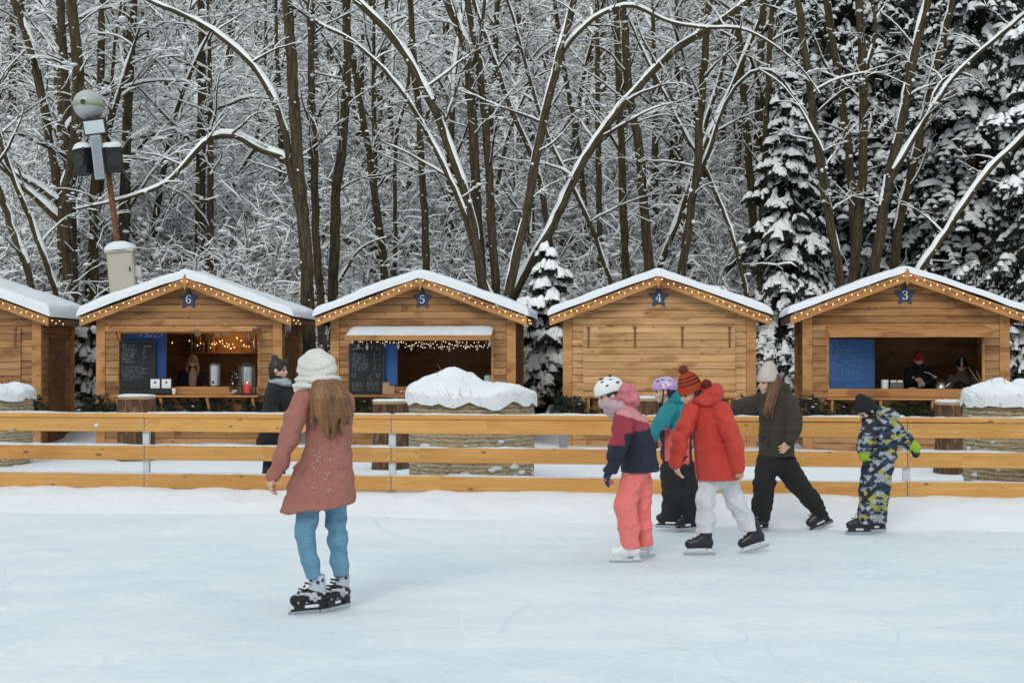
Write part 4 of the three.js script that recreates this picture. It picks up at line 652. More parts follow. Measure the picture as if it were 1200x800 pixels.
{
  const r = rng(31337), far = KINDS.map(() => []); let n = 0;
  for (let k = 0; k < 430; k++) {
    const d = 30.5 + 52 * (k / 430) ** 0.9 + r() * 2, x = (r() - 0.5) * (d * 0.95 + 6), z = -d, kind = Math.floor(r() * 5), s = 0.75 + r() * 0.6, ry = r() * 6.283, y = groundY(x, z);
    if (n < 130) {
      if (Math.abs(x) > d * 0.43) continue;
      const t = thing('woodland_tree', 'slender snow-covered tree among the dense woods up the slope', 'tree', [x, y, z], ry, 'snowy woodland trees on the slope'); t.scale.setScalar(s); n++;
      const K = KINDS[kind]; part('trunk', K[0], M.bark, t); part('twigs', K[1], M.twig, t).userData.kind = 'stuff'; part('snow', K[2], M.treeSnow, t).userData.kind = 'stuff';
    } else far[kind].push(new THREE.Matrix4().compose(V(x, y, z), new THREE.Quaternion().setFromEuler(new THREE.Euler(0, ry, 0)), V(s, s, s)));
  }
  const stuff = (name, label, cat, list, geos, mats) => { // one mass: instanced copies
    const t = new THREE.Group(); t.name = numbered(name); tag(t, label, cat); t.userData.kind = 'stuff'; scene.add(t);
    geos.forEach((g, i) => { const m = new THREE.InstancedMesh(g, mats[i][0], list.length); m.name = mats[i][1]; m.castShadow = m.receiveShadow = true; list.forEach((x, j) => m.setMatrixAt(j, x)); t.add(m); });
  };
  far.forEach((list, k) => stuff('distant_woods', 'dense snowy trees far up the slope', 'woods', list, KINDS[k], [[M.bark, 'trunks'], [M.twig, 'twigs'], [M.treeSnow, 'snow']]));
  for (let b = 0; b < 3; b++) {
    const g = brush(70 + b, 9, 1.7), list = [];
    for (let k = 0; k < 720; k++) { const d = 28.2 + 52 * r() ** 1.35, x = (r() - 0.5) * (d * 0.95 + 6), s = Math.min(0.6 + r() * 0.9, 0.5 + (d - 28.2) * 0.4); list.push(new THREE.Matrix4().compose(V(x, groundY(x, -d), -d), new THREE.Quaternion().setFromEuler(new THREE.Euler(0, r() * 6.283, 0)), V(s, s * (0.8 + r() * 0.5), s))); }
    stuff('undergrowth', 'tangled snow-covered undergrowth covering the slope', 'undergrowth', list, g, [[M.twig, 'twigs'], [M.treeSnow, 'snow']]);
  }
}
// ---------- snow-laden spruces ----------
M.needle = std(0.02, 0.026, 0.019, 0.9);
function lump(G, c, a, b, e, tilt, ph) { // soft uneven lump of snow, tilted with the bough
  const ring = []; for (let j = 0; j < 3; j++) { const row = [], f = [1, 0.82, 0.42][j], h = [-0.55, 0.35, 0.92][j]; for (let k = 0; k < 8; k++) { const t = k / 8 * 6.283, w = f * (1 + 0.28 * Math.sin(t * 2 + ph) + 0.18 * Math.sin(t * 3 + ph * 2.3)), x = Math.cos(t) * a * w, z = Math.sin(t) * e * w; row.push(G.v(c.x + x, c.y + h * b + tilt * 0.35 * Math.hypot(x, z) * (j < 1 ? 1.3 : 1), c.z + z)); } ring.push(row); }
  const top = G.v(c.x, c.y + b * 1.05, c.z); for (let k = 0; k < 8; k++) { const q = (k + 1) % 8; for (let j = 0; j < 2; j++) G.quad(ring[j][k], ring[j + 1][k], ring[j + 1][q], ring[j][q]); G.tri(ring[2][k], top, ring[2][q]); }
}
function spruce(px, d, H, R, seed, label, o = {}) {
  const p = at(px, HORIZON, d), gy = groundY(p.x, p.z) - 0.2, t = thing('spruce', label, 'tree', [p.x, gy, p.z], 0, 'snow-laden spruces'), r = rng(seed), F = new Geo(), S = new Geo(), B = new Geo(), pad = o.pad ?? 1; ORG = V(p.x, gy, p.z);
  tube(B, spline([V(0, 0, 0), V(0.05, H * 0.5, 0), V(0, H, 0)], 10), Array.from({ length: 11 }, (_, k) => (0.035 + H * 0.012) * (1 - 0.95 * k / 10)), 8);
  const strand = (a, dir, len, w, sag) => {
    const n = 5, pts = [a.clone()], dd = dir.clone(), q = a.clone(); for (let k = 1; k <= n; k++) { dd.y -= sag; dd.x += (r() - 0.5) * 0.15; dd.z += (r() - 0.5) * 0.15; dd.normalize(); q.addScaledVector(dd, len / n); pts.push(q.clone()); }
    if (pts.some(insideHut)) return;
    for (let k = 0; k < n; k++) for (let j = 0; j < 8; j++) { // hanging sprays of needles
      const f = r(), b = pts[k].clone().lerp(pts[k + 1], f), s = V(-dd.z, 0, dd.x).normalize().multiplyScalar((r() - 0.5) * 2.2 * w), e = b.clone().add(s).add(V(dd.x * 0.08, -0.04 - r() * 0.17, dd.z * 0.08)), u = V(dd.x, 0, dd.z).normalize().multiplyScalar(0.02 + r() * 0.02);
      F.tri(F.v(b.x - u.x, b.y, b.z - u.z), F.v(b.x + u.x, b.y, b.z + u.z), F.v(e.x, e.y, e.z));
    }
    if (r() < (o.cover ?? 0.66)) { // lumps of snow riding on the spray, smaller towards the drooping tip
      const C = new THREE.CatmullRomCurve3(pts), nb = 3 + Math.floor(r() * 3), ww = w * pad * (0.45 + r() * 0.4), hh = (0.035 + r() * 0.035) * pad, st = 0.1 + r() * 0.3;
      for (let k = 0; k < nb; k++) { const f = st + (1 - st) * (k + 0.3 + r() * 0.4) / nb, c = C.getPoint(Math.min(1, f)), q = (1.1 - 0.5 * k / nb) * (0.75 + r() * 0.5); lump(S, c.add(V((r() - 0.5) * ww * 0.9, 0.01, (r() - 0.5) * ww * 0.9)), ww * q * (0.8 + r() * 0.5), hh * q * 1.2, ww * q * (0.8 + r() * 0.5), dd.y, r() * 6); }
    }
  };
  for (let y = H * (o.skirt ?? 0.06); y < H * 0.985; y += (o.step ?? 0.42) * (0.8 + r() * 0.4)) {
    const f = y / H, nb = Math.max(4, Math.round((o.boughs ?? 10) * (1 - 0.5 * f))), L0 = R * (1 - f) ** 0.75 + 0.12;
    for (let k = 0; k < nb; k++) {
      const a = k / nb * 6.283 + r() * 1.3, yb = y + (r() - 0.5) * 0.6 * (o.step ?? 0.42) * 2, L = L0 * (0.55 + r() * 0.7), dir = V(Math.cos(a), 0.15 - 0.55 * r(), Math.sin(a)), n = 6, pts = [V(0, yb, 0)], q = V(0, yb, 0), dd = dir.clone();
      for (let j = 1; j <= n; j++) { dd.y -= 0.04 + 0.09 * r(); dd.x += (r() - 0.5) * 0.2; dd.z += (r() - 0.5) * 0.2; dd.normalize(); q.addScaledVector(dd, L / n); pts.push(q.clone()); }
      if (!pts.some(insideHut)) tube(B, pts, [0.025, 0.022, 0.018, 0.014, 0.01, 0.007, 0.004], 3, false);
      strand(pts[2], dd.clone().setY(dd.y * 0.5).normalize(), L * 0.72, 0.11 + 0.05 * L, 0.09);
      for (let j = 1; j < n; j++) for (const s of [-1, 1]) { const an = a + s * (0.6 + r() * 0.5), l = L * (0.22 + 0.28 * (1 - j / n) + 0.12 * r()); strand(pts[j], V(Math.cos(an), -0.15 - r() * 0.3, Math.sin(an)), l, 0.08 + 0.05 * l, 0.13); }
    }
  }
  part('trunk', B.build(), M.bark, t); part('needles', F.build(), M.needle, t).userData.kind = 'stuff'; part('snow', S.build(), M.treeSnow, t).userData.kind = 'stuff';
}
spruce(1150, 30.5, 15, 3.1, 201, 'tall dark spruce with snow-laden boughs at the right edge');
spruce(1000, 33, 16, 3.0, 202, 'tall snow-laden spruce behind the trunk cluster of the right-hand hut');
spruce(925, 29.5, 7.2, 1.6, 204, 'lower snow-laden spruce filling the gap right of the shuttered hut');
spruce(1255, 26.5, 13, 2.6, 205, 'snow-laden spruce beside the right edge behind the right-hand hut');
spruce(643, 26.7, 4.0, 1.15, 203, 'small fir smothered in snow between the snowy shutter hut and the shuttered hut', { pad: 1.15, step: 0.34, boughs: 8, cover: 0.72, skirt: 0.1 });
spruce(104, 26.8, 2.6, 0.8, 206, 'low snow-covered fir in the gap left of the lit bar hut', { pad: 1.15, step: 0.4, boughs: 7, cover: 0.75 });
// ---------- people ----------
function field(L) {
  const C = [], E = L.ell ?? [], k = L.k ?? 0.02, disp = L.disp, cut = L.cut;
  for (const ch of L.chains ?? []) for (let i = 0; i + 1 < ch.length; i++) { const a = ch[i], b = ch[i + 1], dx = b[0] - a[0], dy = b[1] - a[1], dz = b[2] - a[2]; C.push([a[0], a[1], a[2], dx, dy, dz, a[3], b[3] - a[3], 1 / Math.max(1e-9, dx * dx + dy * dy + dz * dz)]); }
  return (x, y, z) => {
    let d = 9;
    for (const c of C) { const px = x - c[0], py = y - c[1], pz = z - c[2]; let t = (px * c[3] + py * c[4] + pz * c[5]) * c[8]; t = t < 0 ? 0 : t > 1 ? 1 : t; const ex = px - t * c[3], ey = py - t * c[4], ez = pz - t * c[5], q = Math.sqrt(ex * ex + ey * ey + ez * ez) - c[6] - t * c[7]; if (d - q > k) d = q; else if (q - d < k) { const h = 0.5 + 0.5 * (q - d) / k; d = q + (d - q) * h - k * h * (1 - h); } }
    for (const e of E) { const ux = (x - e[0]) / e[3], uy = (y - e[1]) / e[4], uz = (z - e[2]) / e[5], k0 = Math.sqrt(ux * ux + uy * uy + uz * uz), k1 = Math.sqrt((ux / e[3]) ** 2 + (uy / e[4]) ** 2 + (uz / e[5]) ** 2), q = k1 < 1e-6 ? -0.05 : k0 * (k0 - 1) / k1; if (d - q > k) d = q; else if (q - d < k) { const h = 0.5 + 0.5 * (q - d) / k; d = q + (d - q) * h - k * h * (1 - h); } }
    for (const e of L.sub ?? []) { const q = Math.hypot(x - e[0], y - e[1], z - e[2]) - e[3]; d = Math.max(d, -q); }
    if (disp && d < 0.05 && d > -0.05) d -= disp(x, y, z);
    if (cut) d = Math.max(d, cut(x, y, z));
    return d;
  };
}
function bounds(L, m = 0.03) {
  const lo = [9, 9, 9], hi = [-9, -9, -9], add = (x, y, z, a, b, c) => { [[x, a], [y, b], [z, c]].forEach(([v, r], i) => { lo[i] = Math.min(lo[i], v - r - m); hi[i] = Math.max(hi[i], v + r + m); }); };
  for (const ch of L.chains ?? []) for (const p of ch) add(p[0], p[1], p[2], p[3], p[3], p[3]); for (const e of L.ell ?? []) add(...e); return [lo, hi];
}
function nets(L) { // surface nets over the distance field
  const f = L.raw ?? field(L), [lo, hi] = bounds(L), c = L.cell ?? 0.011, nx = Math.ceil((hi[0] - lo[0]) / c) + 1, ny = Math.ceil((hi[1] - lo[1]) / c) + 1, nz = Math.ceil((hi[2] - lo[2]) / c) + 1, val = new Float32Array(nx * ny * nz), id = new Int32Array(nx * ny * nz).fill(-1), I = (i, j, k) => (k * ny + j) * nx + i;
  for (let k = 0; k < nz; k++) for (let j = 0; j < ny; j++) for (let i = 0; i < nx; i++) val[I(i, j, k)] = f(lo[0] + i * c, lo[1] + j * c, lo[2] + k * c);
  const pos = [], idx = [], uv = [], col = [];
  const corner = [[0, 0, 0], [1, 0, 0], [0, 1, 0], [1, 1, 0], [0, 0, 1], [1, 0, 1], [0, 1, 1], [1, 1, 1]], edges = [[0, 1], [2, 3], [4, 5], [6, 7], [0, 2], [1, 3], [4, 6], [5, 7], [0, 4], [1, 5], [2, 6], [3, 7]];
  for (let k = 0; k + 1 < nz; k++) for (let j = 0; j + 1 < ny; j++) for (let i = 0; i + 1 < nx; i++) {
    const v = corner.map((q) => val[I(i + q[0], j + q[1], k + q[2])]); let m = 0; for (let q = 0; q < 8; q++) if (v[q] < 0) m++; if (!m || m === 8) continue;
    let sx = 0, sy = 0, sz = 0, n = 0;
    for (const [a, b] of edges) if ((v[a] < 0) !== (v[b] < 0)) { const t = v[a] / (v[a] - v[b]), A = corner[a], B = corner[b]; sx += A[0] + t * (B[0] - A[0]); sy += A[1] + t * (B[1] - A[1]); sz += A[2] + t * (B[2] - A[2]); n++; }
    id[I(i, j, k)] = pos.length / 3; pos.push(lo[0] + (i + sx / n) * c, lo[1] + (j + sy / n) * c, lo[2] + (k + sz / n) * c);
  }
  const quad = (a, b, cc, d, flip) => { if (a < 0 || b < 0 || cc < 0 || d < 0) return; flip ? idx.push(a, cc, b, a, d, cc) : idx.push(a, b, cc, a, cc, d); };
  for (let k = 1; k + 1 < nz; k++) for (let j = 1; j + 1 < ny; j++) for (let i = 1; i + 1 < nx; i++) {
    const a = val[I(i, j, k)] < 0;
    if (a !== (val[I(i + 1, j, k)] < 0)) quad(id[I(i, j - 1, k - 1)], id[I(i, j, k - 1)], id[I(i, j, k)], id[I(i, j - 1, k)], !a);
    if (a !== (val[I(i, j + 1, k)] < 0)) quad(id[I(i - 1, j, k - 1)], id[I(i - 1, j, k)], id[I(i, j, k)], id[I(i, j, k - 1)], !a);
    if (a !== (val[I(i, j, k + 1)] < 0)) quad(id[I(i - 1, j - 1, k)], id[I(i, j - 1, k)], id[I(i, j, k)], id[I(i - 1, j, k)], !a);
  }
  for (let q = 0; q < pos.length; q += 3) { uv.push((pos[q] + pos[q + 2]) * 1, pos[q + 1]); if (L.col) { const w = L.col(pos[q], pos[q + 1], pos[q + 2]); col.push(...w); } }
  const g = new THREE.BufferGeometry(); g.setAttribute('position', new THREE.Float32BufferAttribute(pos, 3)); g.setAttribute('uv', new THREE.Float32BufferAttribute(uv, 2)); if (L.col) g.setAttribute('color', new THREE.Float32BufferAttribute(col, 3)); g.setIndex(idx); g.computeVertexNormals(); return g;
}
{
  const weave = dataTex(256, 256, (u, v) => { const t = 128 + 60 * noise(u * 128, v * 128, 2) + 50 * fbm(u * 20, v * 20, 5, 3); return [t, t, t]; }, false), knit = dataTex(128, 128, (u, v) => { const t = 128 + 90 * Math.sin(u * 6.283 * 14) * (0.6 + 0.4 * Math.sin(v * 6.283 * 20 + Math.sin(u * 6.283 * 14) * 2)); return [t, t, t]; }, false);
  weave.repeat.set(3, 3); knit.repeat.set(7, 7); M.weave = weave; M.knit = knit;
}
const cloth = (r, g, b, rough = 0.85, o = {}) => std(r, g, b, rough, { bumpMap: M.weave, bumpScale: 0.014, ...o });
const knitted = (r, g, b) => std(r, g, b, 0.95, { bumpMap: M.knit, bumpScale: 0.008, });
const tinted = (rough = 0.8, o = {}) => new THREE.MeshStandardMaterial({ color: 0xffffff, vertexColors: true, roughness: rough, bumpMap: M.weave, bumpScale: 0.014, ...o });
M.skin = new THREE.MeshPhysicalMaterial({ color: new THREE.Color().setRGB(0.6, 0.37, 0.28), roughness: 0.55, sheen: 0.2 }); M.lips = std(0.45, 0.18, 0.15, 0.5); M.eye = std(0.03, 0.022, 0.018, 0.2); M.eyeWhite = std(0.7, 0.68, 0.65, 0.3);
const folds = (seed, a = 0.006, s = 9) => (x, y, z) => a * 1.5 * (0.45 - Math.abs(noise(x * s * 0.9 + y * 3 + seed, y * s * 1.15 - x * 4, z * s * 0.9))) * 2 * smooth(-0.5, 0.3, noise(x * 4 + seed, y * 3, z * 4)) + a * 0.5 * noise(x * 30, y * 42, z * 30 + seed) + a * fbm(x * s + seed, y * s * 0.8 + 2 * noise(x * 4, y * 4, z * 4 + seed), z * s, 2) + a * 0.8 * Math.sin(y * 46 + 3 * noise(x * 6, y * 5, z * 6 + seed)) * smooth(0.1, 0.5, noise(x * 5, y * 4, z * 5 + seed * 3));
// a person: pixel helpers P(px, py, z) -> local point, r(pixels, z) -> metres
function person(px, py, d, label, gy = null) {
  const x0 = (px - 600) / FOCAL * d, y0 = gy ?? EYE + (HORIZON - py) / FOCAL * d, t = thing('person', label, 'person', [x0, y0, -d]);
  const P = (x, y, z = 0) => { const k = (d - z) / FOCAL; return [(x - 600) * k - x0, EYE + (HORIZON - y) * k - y0, z]; };
  const ch = (list) => list.map(([x, y, z, r]) => [...P(x, y, z), r * (d - z) / FOCAL]), el = (list) => list.map(([x, y, z, a, b, c]) => { const k = (d - z) / FOCAL; return [...P(x, y, z), a * k, b * k, c * k]; });
  const S = { t, P, d, px, skin: [], inner: [] };
  S.layer = (name, mat, L) => {
    const Q = { ...L, chains: (L.chains ?? []).map(ch), ell: el(L.ell ?? []) };
    if (L.hem) { const a = P(...L.hem[0]), b = P(...L.hem[1]), old = L.cut; Q.cut = (x, y, z) => Math.max(a[1] + (b[1] - a[1]) * (x - a[0]) / (b[0] - a[0]) - y + (L.hemWave ?? 0) * Math.sin(x * 22 + z * 17), old ? old(x, y, z) : -9); }
    if (L.colPx) Q.col = (x, y, z) => { const k = FOCAL / (d - z); return L.colPx((x + x0) * k + 600, HORIZON - (y + y0 - EYE) * k, z, x, y); };
    if (L.flesh) S.inner.push(Q);
    return part(name, nets(Q), mat, L.parent ?? t);
  };
  S.head = (hx, hy, hz, yaw, pitch, roll, sc, o = {}) => {
    const L = { k: 0.018, cell: 0.0055, ell: [[0, 0.035, -0.012, 0.076, 0.092, 0.094], [0, -0.035, 0.018, 0.058, 0.072, 0.07], [0, -0.085, 0.052, 0.026, 0.022, 0.024], [0.078, -0.005, -0.012, 0.012, 0.03, 0.02], [-0.078, -0.005, -0.012, 0.012, 0.03, 0.02], [0.042, -0.03, 0.055, 0.022, 0.022, 0.02], [-0.042, -0.03, 0.055, 0.022, 0.022, 0.02], [0, 0.03, 0.066, 0.055, 0.012, 0.016], [0, -0.058, 0.08, 0.022, 0.01, 0.01]], chains: [[[0, 0.012, 0.08, 0.009], [0, -0.024, 0.1, 0.013]], [[0, -0.05, -0.02, 0.052], [0, -0.17, -0.045, 0.05]]], sub: [[0.031, 0.008, 0.1, 0.021], [-0.031, 0.008, 0.1, 0.021]] };
    const g = nets(L), c = P(hx, hy, hz), m = new THREE.Matrix4().compose(V(...c), new THREE.Quaternion().setFromEuler(new THREE.Euler(pitch, yaw, roll, 'YXZ')), V(sc, sc, sc)); S.skin.push(g.applyMatrix4(m)); S.hm = m; S.hsc = sc;
    const put2 = (name, geo, mat) => part(name, geo.applyMatrix4(m), mat, t);
    if (o.face !== false) {
      for (const s of [-1, 1]) { put2('eye', new THREE.SphereGeometry(0.0115, 10, 8).translate(s * 0.031, 0.009, 0.074), M.eye); put2('eyebrow', new THREE.SphereGeometry(1, 8, 6).scale(0.016, 0.0035, 0.005).rotateZ(-s * 0.12).translate(s * 0.032, 0.033, 0.083), o.brow ?? M.twig); }
      put2('lips', new THREE.SphereGeometry(1, 10, 6).scale(0.021, 0.006, 0.008).translate(0, -0.058, 0.0865), M.lips);
    }
  };
  S.onHead = (name, L, mat) => part(name, nets(L).applyMatrix4(S.hm), mat, t);   // hair, hats and helmets in the head's own frame
  S.hand = (hx, hy, hz, dir, out, side, sc, curl = 0.35, mat = null, fat = 1) => {
    // own frame: fingers along +x, palm faces -y, thumb to side * z
    const chains = [[[-0.05, 0, 0, 0.026], [0, 0, 0, 0.024]]], ell = [[0.04, 0, 0, 0.05, 0.016 * fat, 0.04]];
    [[-0.03, 0.06, 0.9], [-0.01, 0.075, 1], [0.011, 0.07, 0.96], [0.031, 0.055, 0.8]].forEach(([z, , l], i) => { let a = 0, x = 0.078 - Math.abs(i - 1) * 0.005, y = 0; const c = [[x - 0.02, 0, z * 0.9, 0.0098 * fat], [x, y, z, 0.0095 * fat]]; for (const s of [0.04, 0.026, 0.02]) { a += curl * (1 + 0.25 * i); x += Math.cos(a) * s * l; y -= Math.sin(a) * s * l; c.push([x, y, z * (1.03 + 0.06 * (i % 2)), 0.0083 * fat]); } chains.push(c); });
    chains.push([[0.0, -0.004, side * 0.026, 0.014 * fat], [0.03, -0.014, side * 0.05, 0.011 * fat], [0.056, -0.024, side * 0.058, 0.0095 * fat], [0.074, -0.032, side * 0.054, 0.0085 * fat]]);
    const g = nets({ k: 0.008, cell: 0.0042, chains, ell }), X = V(...dir).normalize(), Y = V(...out); Y.addScaledVector(X, -Y.dot(X)).normalize(); const Z = V(0, 0, 0).crossVectors(X, Y), m = new THREE.Matrix4().makeBasis(X, Y, Z); m.scale(V(sc, sc, sc)); m.setPosition(...P(hx, hy, hz)); g.applyMatrix4(m);
    if (mat) part('glove', g, mat, t); else S.skin.push(g);
  };
  S.finish = () => { const fs = S.inner.map((q) => field({ ...q, disp: null, col: null })), b = nets({ cell: 0.018, chains: S.inner.flatMap((q) => q.chains), raw: (x, y, z) => { let m = 9; for (const f of fs) m = Math.min(m, f(x, y, z)); return m + 0.02; } }); part('body', merged([b, ...S.skin]), M.skin, t); };
  // an ice skate: toe along +x before it is turned; blade edge at (px, py)
  S.skate = (hx, hy, hz, yaw, pitch, sc, o) => {
    const g = new THREE.Group(); g.name = 'ice_skate'; t.add(g); g.position.set(...P(hx, hy, hz)); g.rotation.set(0, yaw, pitch, 'ZYX'); g.scale.setScalar(sc);
    part('boot', nets({ k: 0.03, cell: 0.0065, chains: [[[-0.085, 0.115, 0, 0.038], [0.02, 0.115, 0, 0.04], [0.105, 0.108, 0, 0.036]], [[-0.07, 0.12, 0, 0.042], [-0.062, 0.2, 0, 0.044], [-0.06, 0.255, 0, 0.05]], [[-0.02, 0.16, 0, 0.036], [0.07, 0.12, 0, 0.034]]], cut: (x, y) => Math.max(0.079 - y, y - 0.272), disp: (x, y, z) => 0.002 * fbm(x * 40, y * 40, z * 40, 2), col: o.col }), o.col ? tinted(0.5) : o.boot, g);
    const bl = new THREE.Shape([[-0.145, 0.012], [-0.13, 0], [0.13, 0], [0.15, 0.008], [0.158, 0.03], [0.14, 0.036], [-0.14, 0.036]].map(([x, y]) => new THREE.Vector2(x, y)));
    part('blade', new THREE.ExtrudeGeometry(bl, { depth: 0.004, bevelEnabled: false }).translate(0, 0, -0.002), M.bladeSteel, g);
    part('blade_holder', merged([box(0.27, 0.014, 0.016, 0, 0.038, 0), box(0.07, 0.045, 0.05, 0.075, 0.06, 0), box(0.05, 0.045, 0.045, -0.09, 0.06, 0)]), o.holder, g);
    part('sole', merged([box(0.235, 0.012, 0.066, 0.008, 0.079, 0)]), o.sole ?? M.black, g);
    for (let k = 0; k < 5; k++) { const f = k / 4, x = lerp(0.075, -0.01, f), y = lerp(0.16, 0.236, f); part('lace', new THREE.CylinderGeometry(0.007, 0.007, 0.062, 6).rotateX(Math.PI / 2).rotateY(k % 2 ? 0.3 : -0.3).translate(x + 0.004, y, 0), o.lace, g); }
    return g;
  };
  return S;
}
M.bladeSteel = std(0.5, 0.52, 0.54, 0.25, { metalness: 0.9 });
M.hairBrown = std(0.17, 0.085, 0.038, 0.55); M.hairDark = std(0.014, 0.01, 0.008, 0.5); M.hairMid = std(0.06, 0.03, 0.016, 0.6);
const streak = (x, y, z) => { const t = 0.5 + 0.5 * noise(x * 90 + 2 * noise(y * 6, x * 12, 1), y * 5, z * 90), q = 0.5 + 0.5 * noise(x * 25, y * 3, z * 25 + 4), w = clamp(0.6 * t + 0.6 * q - 0.1, 0, 1); return [lerp(0.07, 0.29, w), lerp(0.03, 0.135, w), lerp(0.012, 0.05, w)]; }; M.hairStreak = tinted(0.5, { bumpMap: null });
const strands = (seed, a = 0.008) => (x, y, z) => a * noise(x * 60 + 2 * noise(y * 5, x * 9, seed), y * 4, z * 60 + seed) + a * noise(x * 22, y * 3, z * 22 + seed);
const helmetShape = (k = 1) => ({ k: 0.02, cell: 0.006, ell: [[0, 0.055, -0.015, 0.104 * k, 0.098 * k, 0.125 * k]], cut: (x, y, z) => -y + 0.028 - 0.12 * Math.max(0, z) * 0 + 0.25 * (z < -0.03 ? (z + 0.03) : 0) });
const beanieShape = (top = 0.16, seed = 1, o = {}) => ({ k: 0.05, cell: 0.006, ell: [[0, 0.05, -0.012, 0.095, top - 0.05, 0.108], ...(o.peak ? [[0, top - 0.02, -0.03, 0.05, 0.05, 0.05]] : [])], chains: [], cut: (x, y, z) => 0.018 + 0.12 * (z < 0 ? z : z * 0.1) - y, disp: (x, y, z) => (y < 0.075 + 0.05 * z ? 0.009 : 0) + 0.0022 * Math.sin(Math.atan2(x, z + 0.012) * 46) + 0.004 * fbm(x * 16, y * 16, z * 16 + seed, 2), col: o.col });
const RK = { boot: std(0.012, 0.012, 0.014, 0.4), holder: std(0.6, 0.62, 0.63, 0.5), lace: std(0.6, 0.6, 0.6, 0.8) };
const blackSkate = { boot: std(0.014, 0.014, 0.016, 0.35), holder: std(0.02, 0.02, 0.022, 0.5), lace: std(0.25, 0.25, 0.26, 0.8) };
// woman in the pink coat, seen from behind, gliding to the left
{
  const p = person(380, 716, 8.26, 'person in dusty pink coat, blue jeans and white knitted hat, back to us');
  p.layer('jeans', cloth(0.15, 0.33, 0.47), { k: 0.02, flesh: 1, cell: 0.009, chains: [[[374, 565, 0, 22], [374, 580, 0, 20]], [[362, 590, 0.05, 14], [357, 628, 0.08, 11.2], [363, 655, 0.07, 9.6], [370, 682, 0.05, 8.8]], [[392, 590, -0.04, 13.5], [396, 630, -0.03, 10.8], [398, 655, -0.05, 9.4], [399, 680, -0.06, 8.8]]], disp: folds(3, 0.006, 12), cut: (x, y) => 0.222 - y });
  p.layer('coat', cloth(0.4, 0.16, 0.125, 0.95, { bumpScale: 0.012 }), { k: 0.035, flesh: 1, cell: 0.009, chains: [[[380, 462, 0, 17], [384, 484, 0, 25], [385, 515, 0, 25], [382, 545, 0, 29.5], [377, 575, 0, 38], [373, 606, 0, 45]], [[356, 468, 0.09, 13], [346, 490, 0.13, 12], [338, 515, 0.16, 11.2], [329, 538, 0.17, 10], [321, 556, 0.16, 8.8]], [[403, 471, -0.1, 13], [400, 510, -0.2, 11], [380, 540, -0.25, 9]]], ell: [[374, 465, 0, 30, 13, 24]], hem: [[325, 601], [421, 587]], hemWave: 0.006, disp: (x, y, z) => folds(5, 0.006, 7)(x, y, z) - (z > 0 ? 0.006 * Math.exp(-(((x - 0.09 + 0.03 * y) / 0.006) ** 2)) : 0) });
  p.hand(321, 555, 0.16, [-0.35, -0.9, 0.1], [-0.8, 0.3, 0.5], 1, 0.95, 0.5);
  p.head(371, 434, 0, -2.2, 0.05, 0, 1, { face: false });
  const hr = rng(44), locks = []; for (let k = 0; k < 46; k++) { const f = hr(), x0 = 366 + f * 32, x2 = 369 + f * 42 + (hr() - 0.5) * 6, z = 0.06 + 0.13 * Math.sin(Math.PI * (0.25 + 0.5 * f)) - 0.05 * f + hr() * 0.025, e = 484 + hr() * 34 - 24 * Math.abs(f - 0.55); locks.push([[x0, 450, z - 0.05, 5], [lerp(x0, x2, 0.6) + (hr() - 0.5) * 4, 468, z, 4.6], [x2 + (hr() - 0.5) * 3, 486, z + 0.01, 3.8], [x2 + (hr() - 0.5) * 6, e, z, 1.6]]); }
  p.layer('hair', M.hairStreak, { col: streak, k: 0.006, cell: 0.0055, chains: [[[382, 450, 0.04, 12], [388, 470, 0.09, 17], [388, 488, 0.09, 15]], ...locks], disp: strands(2, 0.004) });
  p.layer('knitted_hat', knitted(0.8, 0.78, 0.72), { k: 0.03, cell: 0.007, ell: [[371, 431, 0, 23, 22, 23]], disp: (x, y, z) => 0.004 * Math.sin(y * 110 + 14 * noise(x * 4, y * 3, z * 4)) + 0.004 * fbm(x * 14, y * 14, z * 14, 2) });
  p.layer('scarf', knitted(0.82, 0.8, 0.74), { k: 0.012, cell: 0.007, ell: [[372, 444, 0, 26.5, 8.5, 25], [370, 451, 0.01, 27, 7, 26], [358, 454, 0.02, 15, 8, 18]], disp: (x, y, z) => 0.005 * Math.sin(y * 150 + x * 26 + 3 * noise(x * 6, y * 8, z * 6)) + 0.005 * fbm(x * 12, y * 20, z * 12, 2) });
  p.layer('pocket_flap', cloth(0.3, 0.11, 0.088, 0.95), { k: 0.01, cell: 0.006, chains: [[[345, 548, 0.215, 2.2], [352, 541, 0.222, 2.2]]] });
  const cuff = (x, y, z) => y > 0.16 + 0.35 * (x + 0.05) ? (Math.hypot(x + 0.05, y - 0.225) < 0.014 || Math.hypot(x + 0.085, y - 0.235) < 0.013 ? [0.01, 0.03, 0.12] : [0.6, 0.65, 0.72]) : (noise(x * 34, y * 34, 4) > 0.42 || (x > 0 && y > 0.145 && y < 0.16)) ? [0.6, 0.62, 0.64] : [0.012, 0.011, 0.011];
  const o = { col: cuff, holder: std(0.012, 0.012, 0.012, 0.5), lace: std(0.02, 0.02, 0.03, 0.7) };
  p.skate(364, 719, 0.06, Math.PI + 0.35, 0.03, 0.92, o); p.skate(395, 714, -0.04, Math.PI + 0.95, 0.02, 0.92, o);
  p.finish();
  const r = rng(6), D = []; for (let k = 0; k < 26; k++) { const x = 366 + r() * 22, y = 525 + r() * 50, a = p.P(x, y, 0.17 + 0.025 * (y - 525) / 20); D.push(new THREE.IcosahedronGeometry(0.003 + r() * 0.003, 0).translate(...a)); } part('snow_flecks', merged(D), M.snow, p.t).userData.kind = 'stuff';
}
